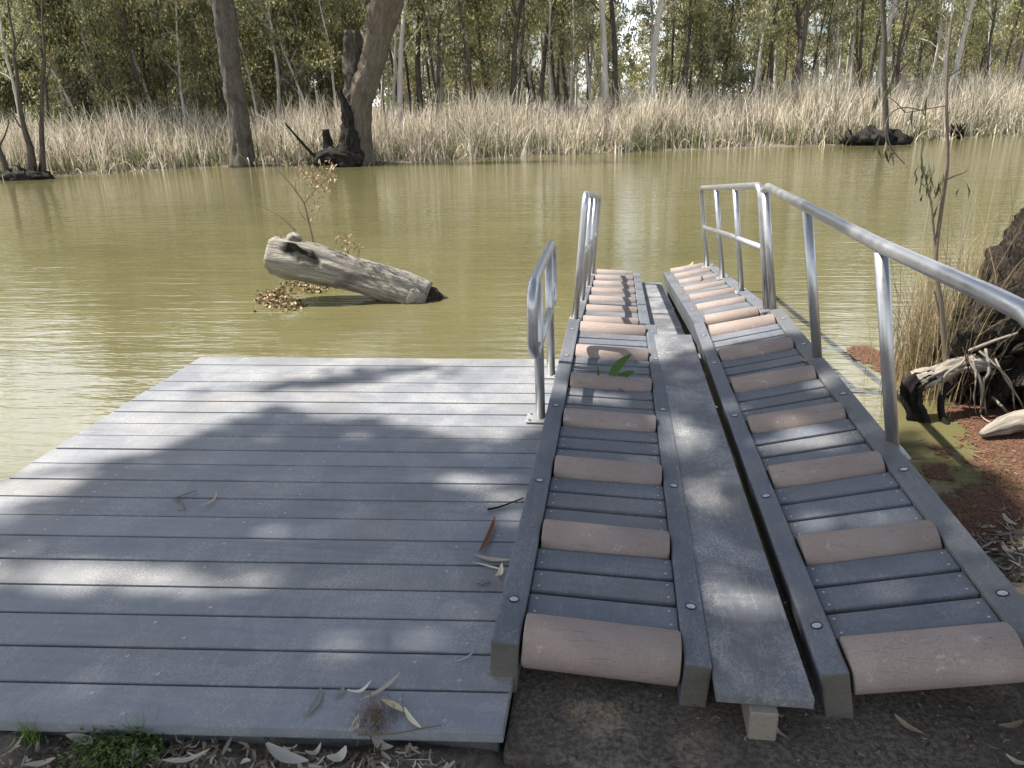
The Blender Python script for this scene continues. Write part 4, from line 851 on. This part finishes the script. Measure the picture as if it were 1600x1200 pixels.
# ------------------------------------------------------------------ litter: leaves, bark, twigs
def curved_leaf(c, ang, L, W, bend, z, lift=.01, twist=0, n=9):
    """lanceolate gum leaf, a curved strip with a fold; returns verts and faces"""
    V = []; F = []
    for i in range(n):
        t = i/(n-1); a = ang+bend*(t-.5); x = (t-.5)*L
        px0 = c[0]+math.cos(ang)*x-math.sin(ang)*bend*L*.5*(t-.5)**2*2; py0 = c[1]+math.sin(ang)*x+math.cos(ang)*bend*L*.5*(t-.5)**2*2
        w = W*.5*max(.06, math.sin(math.pi*min(1, t*.92+.05))**.8); zz = z+.002+lift*abs(2*t-1)**1.5; tw = twist*t
        dx, dy = -math.sin(a), math.cos(a)
        V += [(px0+dx*w, py0+dy*w, zz+w*.35+w*math.sin(tw)), (px0, py0, zz), (px0-dx*w, py0-dy*w, zz+w*.35-w*math.sin(tw)*.3)]
        if i: F += [((i-1)*3, (i-1)*3+1, i*3+1, i*3), ((i-1)*3+1, (i-1)*3+2, i*3+2, i*3+1)]
    return V, F
GL = 'fallen gum leaves lying on the deck'
def leaf_px(u0, v0, u1, v1, W, bend, z, colr, label, lift=.012, cat='leaf', name='fallen_leaf', twist=0, mat='dryleaf', group=GL):
    a = at(u0, v0, z); b = at(u1, v1, z); d = b-a; mb = MB(); V, F = curved_leaf(((a.x+b.x)/2, (a.y+b.y)/2), math.atan2(d.y, d.x), d.length, W, bend, z, lift, twist); mb.add(V, F, col=colr)
    tag(mb.build(name, M[mat], smooth=True), label, cat, group)
leaf_px(482, 1123, 508, 1076, .016, .5, .001, (.20, .20, .17), 'grey gum leaf lying flat near the front edge of the deck, leftmost of its cluster', .002)
leaf_px(565, 1100, 628, 1057, .014, .15, .004, (.36, .34, .27), 'straight grey green leaf slanting across the last board gap', .01)
leaf_px(545, 1088, 582, 1074, .012, .7, .002, (.66, .63, .54), 'small white curled leaf just left of the straight slanting one', .012)
leaf_px(600, 1095, 632, 1113, .020, -.3, .004, (.52, .46, .27), 'broad yellowish leaf near the dried grass tuft', .006)
leaf_px(630, 1110, 656, 1142, .014, .2, .003, (.62, .57, .42), 'pale narrow leaf pointing at the deck front edge, right of the grass tuft', .006)
leaf_px(526, 1092, 540, 1075, .014, .8, .001, (.22, .21, .18), 'faint curled leaf beside the white curled one', .002)
leaf_px(740, 872, 798, 880, .022, .3, .003, (.44, .37, .27), 'tan curled bark flake against the left track', .006)
leaf_px(742, 880, 788, 892, .010, -.5, .003, (.62, .58, .47), 'thin white leaf just below the tan bark flake', .01)
leaf_px(776, 908, 786, 888, .020, .2, .004, (.52, .49, .40), 'small pale folded leaf touching the left track', .02)
leaf_px(318, 795, 346, 772, .010, .8, .003, (.46, .37, .22), 'thin curved tan leaf in the shade in the middle of the deck', .008)
leaf_px(752, 868, 776, 812, .022, .1, .006, (.14, .055, .025), 'dark red brown leaf standing out on the deck beside the track', .012)
leaf_px(712, 1037, 742, 1022, .008, .4, .001, (.36, .37, .36), 'faint narrow leaf print near the left track front end', .002)
leaf_px(1188, 948, 1232, 946, .006, .3, .04, (.05, .045, .04), 'thin dark curled leaf on the middle board by the right track', .008)
leaf_px(1068, 790, 1076, 806, .014, .5, .05, (.22, .24, .2), 'small grey leaf standing at the edge of the middle board', .02)
leaf_px(1395, 1122, 1440, 1152, .018, .3, -.05, (.30, .25, .17), 'tan leaf lying on the dark ground below the right track', .008, group=None)
leaf_px(1562, 1140, 1600, 1132, .018, .3, -.05, (.22, .18, .13), 'brown leaf at the right end of the concrete slab', .008, group=None)
leaf_px(1206, 1134, 1228, 1158, .012, .2, -.05, (.46, .40, .28), 'pale leaf tip below the timber block', .01, group=None)
leaf_px(1570, 1185, 1605, 1200, .016, .2, -.055, (.36, .32, .22), 'pale leaf on the soil in the bottom right corner', .01, group=None)
leaf_px(1075, 417, 1084, 411, .02, .2, .0, (.45, .4, .2), 'scrap of yellow leaf at the far end of the middle walkway', .01, group=None)
leaf_px(1248, 566, 1292, 573, .028, .5, .13, (.40, .34, .20), 'dry curled leaf caught at a post foot of the long handrail', .02, group=None)
def stick(px, r, z, colmat, label, name='twig', cat='twig', group=None, lift=0):
    pts = [at(u, v, z+r+lift*(i % 2)) for i, (u, v) in enumerate(px)]; mb = MB(); sp = smooth_path(pts, 5); tube(mb, sp, lerp_list([r, r*.5], len(sp)), 6, .2, 8); tag(mb.build(name, colmat, smooth=True), label, cat, group)
stick([(762, 796), (780, 792), (800, 785), (818, 778)], .005, .002, M['char'], 'black twig lying on the deck against the left track')
stick([(272, 778), (285, 786), (288, 796), (278, 798)], .003, .001, M['twig'], 'thin bent twig in the shade in the middle of the deck', lift=.004)
stick([(272, 779), (290, 772), (308, 766)], .003, .003, M['twig'], 'short twig crossing the bent one in the middle of the deck')
stick([(560, 1148), (610, 1147), (640, 1142), (690, 1133)], .003, .004, M['twig'], 'long thin twig along the front edge of the deck')
stick([(745, 907), (756, 911), (765, 909)], .005, .001, M['root'], 'tiny broken twig in a gap between deck boards near the left track')
# dried tuft on the deck edge
rng = np.random.default_rng(55); n = 260; cc = np.array(at(588, 1120, 0.01)); base = cc+rng.normal(size=(n, 3))*[.025, .03, 0]; base[:, 2] = rng.uniform(-.02, .008, n)
V, Q, K = blades(base, rng.uniform(.02, .06, n), rng.uniform(.6, 1.3, n), rng.uniform(.0015, .003, n), np.array([.17, .125, .085])*rng.uniform(.5, 1.6, (n, 1)), rng, 3)
tag(np_mesh('dried_tuft', V, Q, M['reed'], K), 'dried brown tuft of fine grass on the front edge of the deck', 'dry grass')
# green sprig on the left track
sg = empty('leafy_sprig', tuple(at(962, 598, .12))); tag(sg, 'fresh green sprig with two broad leaves lying on the left roller track', 'sprig')
def sprig_leaf(a, m, b, W, mat=None, col=(.045, .095, .018)):
    a, m, b = Vector(a), Vector(m), Vector(b); V = []; F = []; n = 9; sd = Vector((.75, -.3, .25)).normalized()
    for i in range(n):
        t = i/(n-1); p = a*(1-t)**2+m*2*t*(1-t)+b*t*t; w = W*.5*max(.08, math.sin(math.pi*min(1, t*.93+.05))**.7); d = (b-a).normalized(); s_ = d.cross(Vector((0, -.6, .8))).normalized()
        V += [p+s_*w+Vector((0, 0, w*.3)), p, p-s_*w+Vector((0, 0, w*.3))]
        if i: F += [((i-1)*3, (i-1)*3+1, i*3+1, i*3), ((i-1)*3+1, (i-1)*3+2, i*3+2, i*3+1)]
    mb = MB(); mb.add(V, F, col=col); return world_child(mb.build('leaf', M['dryleaf'], smooth=True), sg)
yv = 3.72
sprig_leaf(at_y(952, 600, yv), at_y(958, 575, yv+.02), at_y(986, 554, yv+.05), .050)
sprig_leaf(at_y(958, 600, yv), at_y(970, 590, yv), at_y(991, 580, yv+.03), .045)
sprig_leaf(at_y(955, 600, yv), at_y(965, 600, yv-.04), at_y(978, 606, yv-.06), .030, col=(.11, .19, .05))
sprig_leaf(at_y(936, 596, yv), at_y(935, 585, yv), at_y(934, 572, yv), .012, col=(.06, .09, .02))
mb = MB(); tube(mb, [at_y(936, 597, yv), at_y(950, 599, yv), at_y(962, 602, yv-.03), at_y(975, 612, yv-.1)], .0035, 6); world_child(mb.build('stem', M['twig'], smooth=True), sg)

# ground litter in front of the deck and on the right bank
def litter(name, label, n, region, zoff, cols, seed, L=(.03, .11), W=(.006, .016)):
    rng = np.random.default_rng(seed); x0, x1, y0, y1 = region; x = rng.uniform(x0, x1, n); y = rng.uniform(y0, y1, n)
    k = np.array([mn.noise(Vector((a*2.2, b*2.2, seed))) for a, b in zip(x, y)]); keep = rng.random(n) < .55+k*1.1; x, y = x[keep], y[keep]; n = len(x)
    z = zoff(x, y)+rng.uniform(.0, .022, n); C = np.stack([x, y, z], 1); a = rng.uniform(0, 6.28, n); D = np.stack([np.cos(a), np.sin(a), rng.normal(0, .18, n)], 1)
    c = np.array(cols)[rng.integers(0, len(cols), n)]*rng.uniform(.55, 1.3, (n, 1)); l = rng.uniform(*L, n)*rng.uniform(.4, 1, n); w = rng.uniform(*W, n)
    # curved strips of three quads
    S = np.cross(D, [0, 0, 1.0]); S = norm(S+np.stack([np.zeros(n), np.zeros(n), rng.normal(0, .5, n)], 1)); V = []; bend = rng.normal(0, .18, n)
    for t in (0, .33, .67, 1):
        ww = w*(.25+1.0*math.sin(math.pi*(t*.8+.1)))*.5; p = C+D*(l*(t-.5))[:, None]+S*(bend*l*(t-.5)**2*4)[:, None]; p = p+np.stack([np.zeros(n), np.zeros(n), (t-.5)**2*l*rng.uniform(0, .5, n)], 1); V += [p-S*ww[:, None], p+S*ww[:, None]]
    V = np.stack(V, 1).reshape(-1, 3); Q = np.concatenate([np.stack([np.arange(n)*8+2*i, np.arange(n)*8+2*i+1, np.arange(n)*8+2*i+3, np.arange(n)*8+2*i+2], 1) for i in range(3)])
    tag(np_mesh(name, V, Q, M['dryleaf'], np.repeat(c, 8, 0)), label, 'leaf litter', kind='stuff')
LC = [(.16, .125, .09), (.27, .22, .16), (.36, .32, .26), (.10, .075, .055), (.42, .39, .34), (.20, .15, .10)]
litter('leaf_litter', 'bed of grey and brown bark and leaf litter in front of the deck', 16000, (-2.8, -.35, .6, 1.36), lambda x, y: ground_z(x, y), LC, 3, (.02, .075), (.002, .009))
litter('leaf_litter', 'sparse leaf litter on the soil in front of the concrete slab', 3000, (-.4, 2.6, .7, 1.34), lambda x, y: ground_z(x, y), LC, 4, (.02, .07), (.004, .01))
litter('leaf_litter', 'thick pale bark litter on the right bank beside the near right track', 9000, (1.2, 3.4, 1.7, 3.3), lambda x, y: ground_z(x, y), LC, 6, (.03, .12), (.006, .018))
litter('leaf_litter', 'scattered crumbs of leaf on the concrete slab under the tracks', 3200, (-.22, 1.9, 1.36, 1.95), lambda x, y: -.066+0*x, [(.09, .07, .052), (.14, .11, .085), (.06, .048, .037), (.20, .165, .13)], 8, (.006, .035), (.002, .006))
litter('leaf_litter', 'straw and twig scraps floating on the red water weed', 160, (1.75, 2.9, 3.0, 4.5), lambda x, y: WATER_Z+.01+0*x, LC, 9, (.03, .12), (.003, .007))
for i, (u0, v0, u1, v1, W, be, col_, lab) in enumerate([(415, 1172, 480, 1200, .034, .2, (.36, .34, .29), 'long pale bark strip on the ground below the deck centre'), (515, 1195, 545, 1178, .03, .9, (.46, .44, .38), 'white curled bark strip on the ground below the deck'), (580, 1158, 612, 1178, .026, .4, (.42, .40, .34), 'oval grey leaf on the ground just below the deck edge'),
        (548, 1150, 562, 1125, .022, .2, (.46, .43, .36), 'folded grey leaf leaning up against the front edge of the deck'), (480, 1185, 505, 1172, .016, .9, (.40, .36, .28), 'small curled tan leaf on the ground between two pale bark strips'), (90, 1190, 40, 1200, .02, .3, (.36, .32, .24), 'tan bark strip on the ground in the bottom left corner'), (210, 1195, 215, 1170, .02, .5, (.52, .50, .44), 'small white leaf on the ground right of the green weeds'), (0, 1192, 42, 1152, .01, .1, (.42, .36, .25), 'pale straight stick in the bottom left corner'), (255, 1198, 330, 1180, .016, .2, (.40, .37, .3), 'thin pale bark sliver on the ground right of the small white leaf'), (150, 1165, 110, 1152, .03, .4, (.40, .38, .33), 'broad grey bark flake between the grass tuft and the green weeds')]):
    leaf_px(u0, v0, u1, v1, W, be, -.045 if v0 > 1150 else .0, col_, lab, .015, 'bark' if 'bark' in lab or 'stick' in lab else 'leaf', 'bark_strip' if 'bark' in lab or 'stick' in lab else 'fallen_leaf', group='leaves and bark on the ground before the deck')
def tuft(u, v, n, h, sp, colr, label, name='grass_tuft', seed=1, w=.004, lean=.35, cat='grass'):
    rng = np.random.default_rng(seed); c = np.array(at(u, v, -.07)); b = c+rng.normal(size=(n, 3))*[sp, sp*.5, 0]; b[:, 2] = -.075
    V, Q, K = blades(b, rng.uniform(.5, 1.2, n)*h, np.abs(rng.normal(0, lean, n)).clip(0, 1), rng.uniform(.6, 1.3, n)*w, np.array(colr)*rng.uniform(.6, 1.4, (n, 1)), rng, 4)
    tag(np_mesh(name, V, Q, M['reed'], K), label, cat)
tuft(50, 1165, 44, .095, .014, (.15, .23, .045), 'small bright green grass tuft at the front edge of the deck, bottom left', seed=1)
tuft(225, 1160, 60, .10, .020, (.15, .24, .05), 'green grass tuft growing out of the weeds in front of the deck', seed=2)
tuft(440, 1160, 24, .05, .02, (.12, .12, .05), 'sparse grass sprouts above the long pale bark strip', seed=3, w=.003)
rng = np.random.default_rng(12); n = 1500; c = np.array(at(175, 1178, -.05)); C = c+rng.normal(size=(n, 3))*[.055, .038, .012]; C[:, 2] = np.maximum(C[:, 2], -.07)+.012
V, Q, K = leaf_arrays(C, rng.normal(size=(n, 3))*[1, 1, .5], rng.uniform(.008, .022, n), rng.uniform(.005, .010, n), np.array([.10, .14, .05])*rng.uniform(.5, 1.6, (n, 1)), rng, .4)
tag(np_mesh('weed_patch', V, Q, M['leaf'], K), 'low patch of small leaved green weeds in front of the deck', 'weeds', kind='stuff')
print('objects', len(bpy.data.objects))
